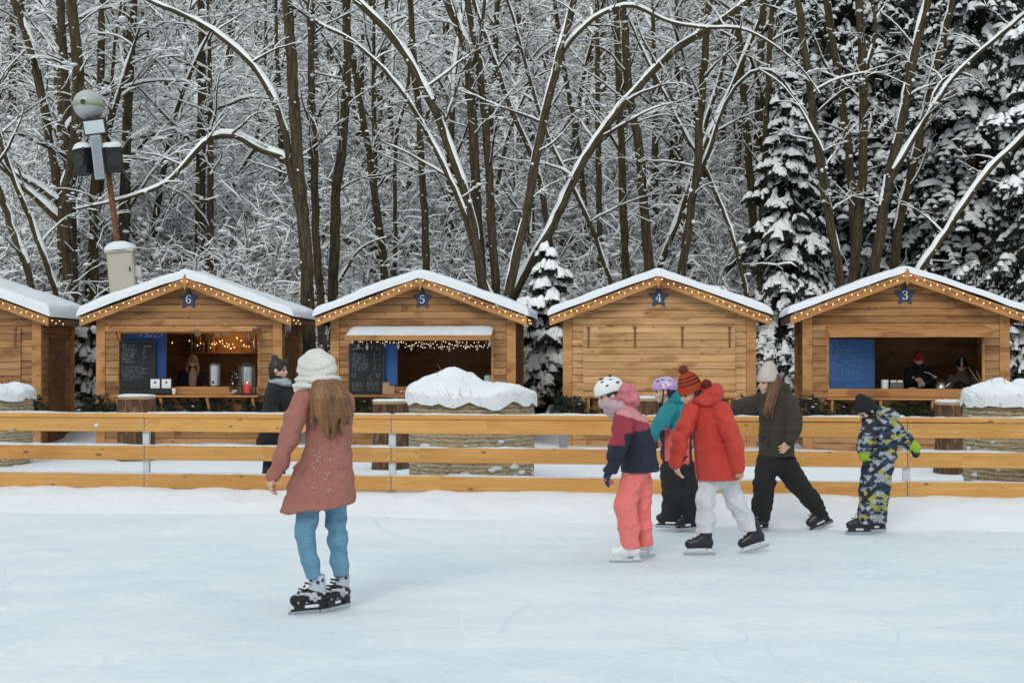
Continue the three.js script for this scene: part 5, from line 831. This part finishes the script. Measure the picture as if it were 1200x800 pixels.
// child in a white helmet, pink and navy jacket, coral trousers
{
  const p = person(737, 657, 10.29, 'child in white helmet, raspberry and navy jacket and coral trousers, leaning forward');
  p.layer('trousers', cloth(0.95, 0.23, 0.2), { k: 0.03, flesh: 1, cell: 0.009, chains: [[[747, 540, 0, 15], [746, 554, 0, 15.5]], [[740, 564, 0.04, 12.5], [733, 592, 0.06, 13], [737, 618, 0.05, 11.2], [741, 646, 0.04, 10.4]], [[751, 560, -0.07, 13], [750, 592, -0.07, 11], [753, 618, -0.07, 9.4], [755, 642, -0.08, 8.6]]], disp: folds(13, 0.009, 10), cut: (x, y) => 0.115 - y });
  const jc = (x, y, z) => { const n = 2.5 * noise(x * 0.1, y * 0.1, z * 8), sleeve = x < 732 && y > 496, e = 484 + (x - 718) * 0.28 + n * 0.3; if (!sleeve && y < e && x > 722) return [0.72, 0.3, 0.32]; if (sleeve ? y < 522 + n * 0.2 : y < 508 + (x - 735) * -0.22) return [0.36, 0.035, 0.06]; return [0.012, 0.015, 0.035]; };
  p.layer('jacket', tinted(0.65), { k: 0.03, flesh: 1, cell: 0.008, chains: [[[733, 484, 0, 15], [741, 502, 0, 19], [747, 525, 0, 21], [750, 547, 0, 21.5]], [[731, 489, 0.15, 11], [729, 506, 0.18, 10.5], [725, 521, 0.19, 10], [720, 537, 0.18, 8.5], [716, 550, 0.16, 7.5]], [[738, 492, -0.15, 10], [732, 515, -0.18, 9], [724, 536, -0.14, 8]]], hem: [[725, 553], [773, 552]], disp: folds(14, 0.008, 9), colPx: jc });
  p.layer('hood', cloth(0.66, 0.2, 0.24), { k: 0.02, cell: 0.007, ell: [[732, 461, 0, 14, 11, 15], [738, 468, 0, 11, 10, 16]], disp: folds(15, 0.01, 14) });
  p.layer('neck_gaiter', cloth(0.58, 0.42, 0.46), { k: 0.02, cell: 0.007, chains: [[[712, 473, 0, 9], [722, 480, 0, 12], [728, 485, 0, 12]]], ell: [[722, 476, 0, 15, 10, 16]], disp: folds(16, 0.012, 16) });
  p.head(714, 463, 0, -Math.PI / 2 + 0.15, 0.35, 0, 0.93, { face: true });
  p.onHead('helmet', helmetShape(1.08), std(0.75, 0.74, 0.72, 0.3)); for (const [x, y, z] of [[0.06, 0.135, 0.03], [0.07, 0.13, -0.04], [0.03, 0.157, 0.02], [0.03, 0.158, -0.06], [0.095, 0.09, -0.09], [0.1, 0.095, 0.01]]) part('vent', new THREE.SphereGeometry(0.012, 8, 6).scale(1, 0.6, 1.5).translate(-x, y, z).applyMatrix4(p.hm), M.black, p.t), part('vent', new THREE.SphereGeometry(0.012, 8, 6).scale(1, 0.6, 1.5).translate(x, y, z).applyMatrix4(p.hm), M.black, p.t);
  p.onHead('helmet_lining', { k: 0.02, cell: 0.007, ell: [[0, 0.03, -0.02, 0.098, 0.06, 0.11]], cut: (x, y, z) => Math.max(-y + (z < 0.03 ? -0.03 : 0.022), y - 0.045) }, M.dark);
  p.hand(716, 551, 0.16, [-0.55, -0.8, 0.05], [-0.7, 0.5, 0.5], 1, 0.9, 0.45, cloth(0.02, 0.035, 0.11), 1.35); p.layer('glove_cuff', cloth(0.5, 0.12, 0.14), { k: 0.02, cell: 0.006, chains: [[[711, 562, 0.17, 3], [717, 565, 0.17, 2.5]]] });
  const o = { boot: std(0.72, 0.73, 0.74, 0.5), holder: std(0.66, 0.68, 0.7, 0.5), sole: std(0.6, 0.62, 0.64, 0.5), lace: std(0.7, 0.7, 0.7, 0.8) };
  p.skate(734, 660, 0.05, Math.PI + 0.1, 0, 0.9, o); p.skate(752, 653, -0.1, Math.PI + 0.4, 0, 0.86, o); p.finish();
}
// child in a lilac helmet and teal jacket
{
  const p = person(792, 621, 12.1, 'child in lilac helmet, teal jacket with coral panel and black trousers');
  p.layer('trousers', cloth(0.014, 0.014, 0.016), { k: 0.03, flesh: 1, cell: 0.009, chains: [[[794, 536, 0, 16], [794, 550, 0, 16.5]], [[788, 552, 0.05, 14], [789, 580, 0.05, 12.5], [785, 608, 0.02, 11]], [[803, 552, -0.02, 14], [804, 580, 0.04, 13], [808, 607, 0.06, 11.5]]], disp: folds(23, 0.009, 10), cut: (x, y) => 0.09 - y });
  p.layer('jacket', tinted(0.65), { k: 0.03, flesh: 1, cell: 0.008, chains: [[[792, 470, 0, 12], [794, 488, 0, 17], [793, 510, 0, 17.5], [793, 540, 0, 17]], [[784, 481, 0.12, 9.5], [775, 494, 0.17, 9], [768, 506, 0.18, 7.5], [764, 512, 0.18, 6.5]], [[802, 482, -0.1, 9], [806, 505, -0.12, 8], [800, 525, -0.1, 7]]], hem: [[777, 545], [810, 546]], disp: folds(24, 0.008, 9), colPx: (x, y) => y < 503 + (x - 780) * -0.12 + 1.5 * Math.sin(x * 0.4) || x < 773 ? [0.014, 0.25, 0.3] : x < 779 || x > 808 ? [0.014, 0.017, 0.04] : [0.8, 0.13, 0.11] });
  p.layer('hood', cloth(0.013, 0.24, 0.29), { k: 0.02, cell: 0.007, ell: [[795, 470, 0, 11, 8, 14], [786, 474, 0, 8, 6, 12]], disp: folds(25, 0.01, 14) });
  p.head(778, 459, 0, -Math.PI / 2 - 0.1, 0.08, 0, 0.92, { brow: M.hairDark });
  p.onHead('hair', { k: 0.03, cell: 0.007, ell: [[0, 0.02, -0.05, 0.088, 0.085, 0.07], [0, -0.05, -0.06, 0.07, 0.08, 0.05]], disp: strands(3, 0.006) }, M.hairDark);
  p.onHead('helmet', { ...helmetShape(1.06), col: (x, y, z) => noise(x * 40, y * 40, z * 40) > 0.35 ? [0.5, 0.2, 0.45] : noise(x * 28, y * 28, z * 28 + 5) > 0.3 ? [0.66, 0.6, 0.7] : [0.42, 0.36, 0.58] }, tinted(0.3, { bumpMap: null })); for (const s of [-1, 1]) for (const z of [-0.06, 0.0, 0.05]) part('vent', new THREE.SphereGeometry(0.012, 8, 6).scale(0.8, 0.6, 1.8).translate(s * 0.075, 0.125 - Math.abs(z) * 0.2, z).applyMatrix4(p.hm), M.black, p.t);
  for (const s of [-1, 1]) { const G = new Geo(); tube(G, [V(s * 0.09, 0.03, 0.0), V(s * 0.082, -0.04, 0.012), V(s * 0.045, -0.11, 0.03), V(0, -0.118, 0.035)], 0.008, 6); part('chin_strap', G.build().applyMatrix4(p.hm), M.black, p.t); }
  p.hand(764, 513, 0.18, [-0.6, -0.75, 0.1], [-0.7, 0.5, 0.4], 1, 0.85, 0.5, cloth(0.012, 0.17, 0.2), 1.3);
  p.skate(784, 618, 0.02, Math.PI - 0.1, 0, 0.88, blackSkate); p.skate(805, 621, 0.08, Math.PI + 0.5, 0, 0.88, blackSkate); p.finish();
}
// child in a long red coat and striped bobble hat
{
  const p = person(835, 650, 10.65, 'child in long red coat, striped orange bobble hat and pale trousers, striding left');
  p.layer('trousers', cloth(0.7, 0.72, 0.75), { k: 0.03, flesh: 1, cell: 0.009, chains: [[[840, 545, 0, 15], [839, 556, 0, 15]], [[833, 556, 0.02, 11], [826, 586, 0.05, 10.8], [827, 606, 0.05, 9.6], [827, 628, 0.05, 9.4]], [[848, 560, -0.05, 12.5], [861, 586, -0.06, 10.4], [872, 606, -0.07, 9], [879, 624, -0.07, 8.8]]], disp: folds(33, 0.01, 9), cut: (x, y) => 0.195 - y });
  p.layer('coat', cloth(0.6, 0.05, 0.03, 0.6), { k: 0.03, flesh: 1, cell: 0.008, chains: [[[829, 474, 0, 15], [830, 495, 0, 20], [834, 518, 0, 20.5], [839, 545, 0, 23], [842, 566, 0, 25.5]], [[810, 482, 0.1, 10.5], [803, 500, 0.15, 9.6], [797, 518, 0.17, 8.8], [792, 542, 0.16, 7.6]], [[845, 482, 0.1, 11.5], [854, 503, 0.16, 11], [861, 522, 0.17, 10], [864, 547, 0.14, 8.4]]], hem: [[815, 562], [868, 561]], disp: (x, y, z) => folds(34, 0.007, 9)(x, y, z) - 0.007 * Math.exp(-(((y - 0.95) / 0.012) ** 2)) });
  p.layer('hood', cloth(0.6, 0.052, 0.032, 0.6), { k: 0.02, cell: 0.007, ell: [[834, 460, 0, 13, 12, 16], [826, 468, 0.02, 16, 9, 17]], disp: folds(35, 0.01, 12) });
  p.layer('zip', cloth(0.36, 0.02, 0.018), { k: 0.01, cell: 0.005, chains: [[[813, 486, 0.08, 1.2], [814, 520, 0.11, 1.2], [818, 560, 0.11, 1.2]]] });
  p.head(810, 461, 0, -Math.PI / 2 + 0.35, 0.36, 0, 0.95, { brow: M.hairDark });
  p.onHead('hair', { k: 0.03, cell: 0.007, ell: [[0, 0.0, -0.05, 0.09, 0.1, 0.07]], chains: [[[0.075, 0.02, -0.02, 0.03], [0.07, -0.08, -0.01, 0.03], [0.06, -0.16, 0.0, 0.018]], [[-0.075, 0.02, -0.02, 0.03], [-0.07, -0.08, -0.01, 0.03], [-0.06, -0.16, 0.0, 0.018]]], disp: strands(4, 0.006) }, M.hairDark);
  p.onHead('bobble_hat', beanieShape(0.2, 3, { col: (x, y, z) => { const v = y - 0.1 * z * 0; return (v > 0.085 && v < 0.1) || (v > 0.118 && v < 0.13) || (v > 0.147 && v < 0.158) ? [0.04, 0.015, 0.015] : [0.52, 0.06, 0.015]; } }), tinted(0.95, { bumpMap: M.knit }));
  const pom = (x, y, z, c) => p.layer('pompom', std(...c, 1), { k: 0.01, cell: 0.006, ell: [[x, y, z, 5.6, 5.6, 5.6]], disp: (a, b, q) => 0.009 * noise(a * 90, b * 90, q * 90) }); pom(801, 434, 0.01, [0.14, 0.02, 0.018]); pom(828, 450, 0.07, [0.12, 0.014, 0.016]);
  p.layer('badge', M.white, { k: 0.005, cell: 0.004, ell: [[816, 484, 0.138, 2.8, 4, 2]] });
  p.hand(792, 543, 0.16, [0.15, -0.95, 0.1], [-0.9, 0, 0.4], 1, 0.85, 0.3); p.hand(864, 546, 0.14, [0.3, -0.9, 0.1], [0.3, 0.1, 0.9], -1, 0.85, 0.5);
  const o = { boot: std(0.013, 0.013, 0.015, 0.4), holder: std(0.6, 0.62, 0.64, 0.45), lace: std(0.72, 0.72, 0.72, 0.8) };
  p.skate(820, 650.5, 0.05, Math.PI + 0.05, 0, 0.9, o); p.skate(885, 645, -0.07, Math.PI + 0.1, 0.3, 0.9, o); p.finish();
}
// girl in an olive parka, one hand on the fence
{
  const p = person(915, 621, 12.15, 'child in dark olive parka, cream beanie and black trousers, reaching back to the fence');
  p.layer('trousers', cloth(0.013, 0.012, 0.012), { k: 0.03, flesh: 1, cell: 0.009, chains: [[[908, 526, 0, 17], [908, 540, 0, 17.5]], [[900, 540, 0.03, 13.5], [896, 566, 0.06, 12], [893, 590, 0.05, 10.5], [891, 610, 0.04, 10]], [[918, 540, -0.02, 13.5], [935, 566, -0.02, 12], [949, 583, -0.02, 10.5], [958, 596, -0.02, 9.5]]], disp: folds(43, 0.009, 10), cut: (x, y) => 0.1 - y });
  p.layer('parka', cloth(0.045, 0.035, 0.022, 0.75), { k: 0.03, flesh: 1, cell: 0.008, chains: [[[909, 464, 0, 14], [909, 484, 0, 18.5], [910, 508, 0, 19.5], [910, 536, 0, 21]], [[897, 469, -0.06, 10.5], [880, 474, -0.22, 9], [864, 478, -0.38, 8], [853, 482, -0.5, 7]], [[923, 472, 0.08, 11.5], [929, 490, 0.12, 11], [929, 502, 0.15, 10], [925, 514, 0.17, 8.5]]], hem: [[889, 534], [933, 534]], disp: (x, y, z) => folds(44, 0.007, 9)(x, y, z) - 0.007 * Math.exp(-(((y - 0.93) / 0.014) ** 2)) });
  p.layer('hood', cloth(0.042, 0.033, 0.02, 0.75), { k: 0.02, cell: 0.007, ell: [[917, 459, -0.02, 9, 11, 15], [911, 467, 0, 14, 7, 14]], disp: folds(45, 0.01, 12) });
  p.layer('pocket_flap', cloth(0.04, 0.031, 0.019, 0.75), { k: 0.01, cell: 0.006, chains: [[[893, 511, 0.1, 2], [899, 511, 0.125, 2], [899, 520, 0.13, 2]]] });
  p.head(900, 449, 0, -1.15, 0.05, 0, 0.94, { brow: M.hairMid });
  const hr = rng(45), locks = []; for (let k = 0; k < 12; k++) { const f = hr(), x = 901 + f * 9, z = 0.1 + hr() * 0.05; locks.push([[903 + f * 7, 447, 0.06, 3], [x, 462, z, 2.7], [x - 2 - hr() * 2, 476, z + 0.03, 2.2], [x - 4 - hr() * 4, 482 + hr() * 9, z + 0.04, 0.9]]); }
  p.layer('hair', M.hairStreak, { col: (x, y, z) => streak(x, y, z).map((v) => v * 0.5), k: 0.005, cell: 0.0055, chains: [[[909, 446, 0.02, 8], [909, 462, 0.03, 8]], ...locks], disp: strands(7, 0.003) });
  p.onHead('beanie', beanieShape(0.195, 5, { peak: true }), knitted(0.6, 0.54, 0.47));
  p.hand(925, 515, 0.17, [-0.5, -0.75, 0.3], [0.5, 0, 0.9], -1, 0.95, 0.25); p.hand(853, 482, -0.5, [-0.95, -0.2, -0.1], [0, 1, 0.1], 1, 0.9, 0.3);
  p.skate(891, 622, 0.05, Math.PI + 0.75, 0, 0.88, blackSkate); p.skate(963, 618, -0.02, Math.PI + 0.15, 0.42, 0.9, blackSkate); p.finish();
}
// small child in a patterned snowsuit
{
  const p = person(1020, 625, 11.88, 'small child in blue, white and lime patterned snowsuit and black hat, bending over');
  const suit = (x, y, z) => { const u = (x * 0.9 + y + z * 40) / 7, v = (y - x * 0.9 - z * 40) / 7, h = hash3(Math.floor(u), Math.floor(v), 5), fu = u - Math.floor(u), fv = v - Math.floor(v), n = noise(x * 0.5, y * 0.5, z * 30); if (n > 0.55) return [0.012, 0.016, 0.03]; if (h < 0.12) return [0.4, 0.4, 0.05]; if (h < 0.3) return [0.42, 0.46, 0.5]; if (h < 0.46) return [0.025, 0.05, 0.1]; if (h < 0.66) return fu + fv > 1 ? [0.3, 0.34, 0.38] : [0.014, 0.02, 0.04]; return [0.013, 0.018, 0.036]; };
  p.layer('snowsuit', tinted(0.65), { k: 0.03, flesh: 1, cell: 0.0075, chains: [[[1032, 492, 0, 16], [1033, 512, 0, 18.5], [1031, 532, 0, 17.5], [1028, 550, 0, 17]], [[1022, 552, 0.03, 13.5], [1019, 580, 0.05, 11], [1015, 612, 0.04, 10]], [[1033, 552, -0.04, 12], [1032, 580, -0.04, 9.5], [1030, 613, -0.05, 8.5]], [[1045, 500, 0.03, 9.5], [1053, 510, 0.05, 9], [1062, 517, 0.06, 8], [1069, 523, 0.06, 6.5]], [[1020, 500, 0.12, 9], [1015, 514, 0.17, 8.5], [1012, 526, 0.17, 7.5]]], disp: folds(53, 0.008, 10), cut: (x, y) => 0.1 - y, colPx: suit });
  p.layer('hood', tinted(0.65), { k: 0.02, cell: 0.0075, ell: [[1036, 488, 0, 17, 10, 17]], disp: folds(55, 0.01, 12), colPx: (x, y, z) => suit(x + 17, y + 5, z) });
  p.head(1016, 481, 0.02, -Math.PI / 2 + 0.2, 0.75, 0, 0.9, { face: true });
  p.onHead('hat', { k: 0.04, cell: 0.006, ell: [[0, 0.03, -0.02, 0.094, 0.125, 0.105], [0, -0.08, -0.05, 0.08, 0.08, 0.06], [0, 0.14, -0.03, 0.05, 0.05, 0.05]], cut: (x, y, z) => (z > 0.045 && y < 0.03 ? Math.min(z - 0.045, 0.03 - y) : -0.05), disp: (x, y, z) => 0.003 * fbm(x * 20, y * 20, z * 20, 2) }, cloth(0.014, 0.013, 0.014, 0.95));
  p.layer('scarf', cloth(0.012, 0.011, 0.012, 0.95), { k: 0.02, cell: 0.007, ell: [[1022, 493, 0.02, 12, 9, 14]], disp: folds(57, 0.01, 14) });
  p.hand(1069, 523, 0.06, [0.7, -0.7, 0.1], [0.4, 0.6, 0.5], 1, 0.85, 0.5, cloth(0.02, 0.02, 0.02), 1.4); p.layer('glove_cuff', cloth(0.32, 0.5, 0.03), { k: 0.02, cell: 0.006, chains: [[[1066, 520, 0.06, 7.5], [1072, 525, 0.06, 7]]] });
  p.hand(1012, 526, 0.17, [0.05, -1, 0.05], [-0.9, 0, 0.5], 1, 0.85, 0.5, cloth(0.33, 0.52, 0.03), 1.5); p.layer('glove_cuff', cloth(0.33, 0.52, 0.03), { k: 0.02, cell: 0.006, chains: [[[1013, 522, 0.17, 7.2], [1012, 534, 0.17, 6]]] });
  p.skate(1006, 626, 0.05, Math.PI + 0.1, 0, 0.85, blackSkate); p.skate(1026, 623, -0.06, Math.PI + 0.4, 0, 0.85, blackSkate); p.finish();
}
// woman in black waiting behind the fence
{
  const d = 15.3, gy = groundY((325 - 600) / FOCAL * d, -d), p = person(325, 418 + 1.55 * FOCAL / d, d, 'person in black coat and grey scarf behind the fence, facing right', gy), b = 418 + (EYE - gy) * FOCAL / d;
  p.layer('trousers', cloth(0.014, 0.014, 0.016), { k: 0.03, flesh: 1, cell: 0.012, chains: [[[320, 500, 0, 15], [318, 520, 0.04, 8], [312, b - 4, 0.06, 5.5]], [[326, 500, 0, 14], [328, 530, -0.05, 8], [326, b - 4, -0.05, 5.5]]] });
  p.layer('coat', cloth(0.013, 0.013, 0.015, 0.8), { k: 0.03, flesh: 1, cell: 0.01, chains: [[[325, 450, 0, 11], [325, 466, 0, 15.5], [322, 490, 0, 16], [319, 520, 0, 18], [318, 532, 0, 18.5]], [[321, 458, 0.16, 7.5], [318, 480, 0.2, 7], [328, 498, 0.24, 6], [336, 496, 0.22, 5]], [[330, 458, -0.15, 7.5], [334, 480, -0.18, 6.5], [340, 496, -0.16, 5]]], hem: [[300, 527], [340, 525]], disp: folds(63, 0.007, 9) });
  p.hand(337, 496, 0.22, [0.9, -0.2, 0], [0.1, 1, 0.3], -1, 0.95, 0.5);
  for (const [x, z] of [[314, 0.07], [329, -0.05]]) p.layer('boot', std(0.014, 0.013, 0.013, 0.5), { k: 0.02, cell: 0.008, chains: [[[x, b - 18, z, 6], [x - 1, b - 5, z, 5.5]], [[x - 2, b - 4.5, z, 4.5], [x + 12, b - 3.5, z, 4]]], cut: (xx, y) => 0.005 - y });
  p.head(327, 434, 0, Math.PI / 2 - 0.25, 0.05, 0, 0.98, { brow: M.hairDark });
  p.onHead('hair', { k: 0.03, cell: 0.007, ell: [[0, 0.045, -0.03, 0.094, 0.102, 0.1], [0, -0.04, -0.065, 0.085, 0.11, 0.055], [0.01, 0.15, -0.07, 0.045, 0.04, 0.045]], chains: [[[0.05, 0.1, 0.06, 0.03], [0.078, 0.02, 0.045, 0.016]], [[-0.05, 0.1, 0.06, 0.03], [-0.078, 0.02, 0.045, 0.016]], [[0.0, 0.1, 0.07, 0.03], [0.03, 0.05, 0.088, 0.012]]], disp: strands(8, 0.006) }, M.hairDark);
  p.layer('scarf', knitted(0.4, 0.44, 0.47), { k: 0.02, cell: 0.008, ell: [[327, 447, 0, 12.5, 5, 12], [332, 449, 0.02, 9, 4.5, 9]], disp: folds(66, 0.009, 16) }); p.finish();
}
// vendors inside the huts; hut-side figures stand on the hut floors
function vendor(n, px, z, label, fn) { const w = inHut(n, px, 523, z), d = -w.z, qx = 600 + w.x / d * FOCAL, p = person(qx, HORIZON + EYE * FOCAL / d, d, label, 0.03); fn(p, qx, FOCAL / d); p.finish(); }
function vendorBody(p, x, s, H, mat, legs, o = {}) {
  const y = (h) => HORIZON + (EYE - h) * s, r = (m) => m * s;
  p.layer('trousers', legs, { k: 0.03, flesh: 1, cell: 0.016, chains: [[[x - r(0.09), y(0.95), 0, r(0.1)], [x - r(0.1), y(0.5), 0, r(0.07)], [x - r(0.1), y(0.1), 0, r(0.055)]], [[x + r(0.09), y(0.95), 0, r(0.1)], [x + r(0.1), y(0.5), 0, r(0.07)], [x + r(0.1), y(0.1), 0, r(0.055)]]] });
  for (const k of [-1, 1]) p.layer('shoe', M.black, { k: 0.02, cell: 0.01, chains: [[[x + k * r(0.1), y(0.09), -0.03, r(0.045)], [x + k * r(0.11), y(0.075), 0.14, r(0.04)]]] });
  p.layer('jacket', mat, { k: 0.04, flesh: 1, cell: 0.012, chains: [[[x, y(H - 0.3), 0, r(0.11)], [x, y(H - 0.45), 0, r(0.165)], [x, y(H - 0.75), 0, r(0.17)], [x, y(0.85), 0, r(0.18)]], ...(o.arms ?? [[[x - r(0.19), y(H - 0.36), 0, r(0.075)], [x - r(0.26), y(H - 0.6), 0.05, r(0.062)], [x - r(0.15), y(H - 0.68), 0.26, r(0.05)]], [[x + r(0.19), y(H - 0.36), 0, r(0.075)], [x + r(0.27), y(H - 0.6), 0.05, r(0.062)], [x + r(0.16), y(H - 0.68), 0.26, r(0.05)]]])], disp: folds(Math.round(x), 0.007, 9), cut: (a, b) => 0.8 - b, ...(o.jacket ?? {}) });
  return { y, r };
}
vendor(1, 211, -0.85, 'vendor in tan beanie and dark open jacket behind the lit bar', (p, x, s) => {
  const { y, r } = vendorBody(p, x, s, 1.68, cloth(0.014, 0.014, 0.018), cloth(0.02, 0.025, 0.04));
  p.layer('beige_top', cloth(0.48, 0.3, 0.2), { k: 0.03, cell: 0.01, ell: [[x, y(1.2), 0.12, r(0.085), r(0.24), r(0.075)]] });
  p.head(x, y(1.53), 0.02, 0.25, 0.1, 0, 0.98, { brow: M.hairBrown }); p.onHead('beanie', beanieShape(0.17, 8), knitted(0.34, 0.2, 0.09));
  p.layer('hair', std(0.3, 0.19, 0.09, 0.6), { k: 0.02, cell: 0.008, chains: [[[x - r(0.075), y(1.55), 0, r(0.03)], [x - r(0.1), y(1.4), 0.05, r(0.035)], [x - r(0.09), y(1.28), 0.1, r(0.02)]], [[x + r(0.075), y(1.55), 0, r(0.03)], [x + r(0.1), y(1.4), 0.05, r(0.035)], [x + r(0.09), y(1.28), 0.1, r(0.02)]]], disp: strands(9, 0.006) });
  p.hand(x - r(0.15), y(1.0), 0.26, [0.5, -0.3, 0.7], [0, 0.8, 0.4], 1, 0.95, 0.5); p.hand(x + r(0.16), y(1.0), 0.26, [-0.5, -0.3, 0.7], [0, 0.8, 0.4], -1, 0.95, 0.5);
});
vendor(4, 1085, -0.85, 'vendor in red beanie and black jacket working at the right-hand hut', (p, x, s) => {
  const H = 1.74, q = s, X = x, yy = (h) => HORIZON + (EYE - h) * q, R = (m) => m * q, { y, r } = vendorBody(p, x, s, H, cloth(0.012, 0.012, 0.014), cloth(0.014, 0.014, 0.016), { arms: [[[X - R(0.19), yy(H - 0.36), 0, R(0.075)], [X - R(0.2), yy(H - 0.58), 0.08, R(0.06)], [X - R(0.06), yy(H - 0.5), 0.3, R(0.048)]], [[X + R(0.19), yy(H - 0.36), 0, R(0.075)], [X + R(0.26), yy(H - 0.6), 0.08, R(0.06)], [X + R(0.1), yy(H - 0.56), 0.3, R(0.048)]]] });
  p.head(x, y(1.58), 0.02, -0.1, 0.3, 0, 0.98, { brow: M.hairDark }); p.onHead('beanie', beanieShape(0.17, 9), knitted(0.32, 0.02, 0.02));
  p.hand(x - r(0.05), y(H - 0.49), 0.32, [0.8, -0.2, 0.5], [0, 0.8, 0.5], 1, 1, 0.6); p.hand(x + r(0.08), y(H - 0.56), 0.32, [-0.8, -0.3, 0.4], [0, 0.8, 0.5], -1, 1, 0.6, cloth(0.4, 0.42, 0.44), 1.3);
});
{ const t = put('ladle', 4, 1091, 437, -0.45, 'shiny ladle held by the red-capped vendor', 'ladle'), G = new Geo(); tube(G, [V(-0.06, 0.02, 0), V(0.03, 0.0, 0), V(0.12, -0.06, 0)], 0.008, 6); part('handle', G.build(), std(0.6, 0.6, 0.62, 0.25, { metalness: 0.7 }), t); part('bowl', new THREE.SphereGeometry(0.045, 14, 8, 0, 6.2832, 1.57, 1.57), std(0.6, 0.6, 0.62, 0.25, { metalness: 0.7 }), t).position.set(0.13, -0.06, 0); }
vendor(4, 1134, -0.9, 'vendor in dark beanie and pale fleece, rightmost inside the right-hand hut', (p, x, s) => {
  const { y, r } = vendorBody(p, x, s, 1.62, cloth(0.16, 0.13, 0.11, 0.95), cloth(0.014, 0.014, 0.016));
  p.layer('apron', cloth(0.014, 0.013, 0.015), { k: 0.02, cell: 0.01, ell: [[x, y(1.05), 0.1, r(0.16), r(0.2), r(0.1)]] });
  p.head(x, y(1.46), 0.02, -0.35, 0.2, 0, 0.97, { brow: M.hairDark }); p.onHead('beanie', beanieShape(0.18, 10, { col: (a, b, c) => Math.abs(a) < 0.018 && c > 0 ? [0.6, 0.6, 0.6] : [0.014, 0.014, 0.018] }), tinted(0.95, { bumpMap: M.knit }));
  p.hand(x - r(0.15), y(0.94), 0.26, [0.5, -0.3, 0.7], [0, 0.8, 0.4], 1, 0.95, 0.5); p.hand(x + r(0.16), y(0.94), 0.26, [-0.5, -0.3, 0.7], [0, 0.8, 0.4], -1, 0.95, 0.5);
});
renderer.render(scene, camera);
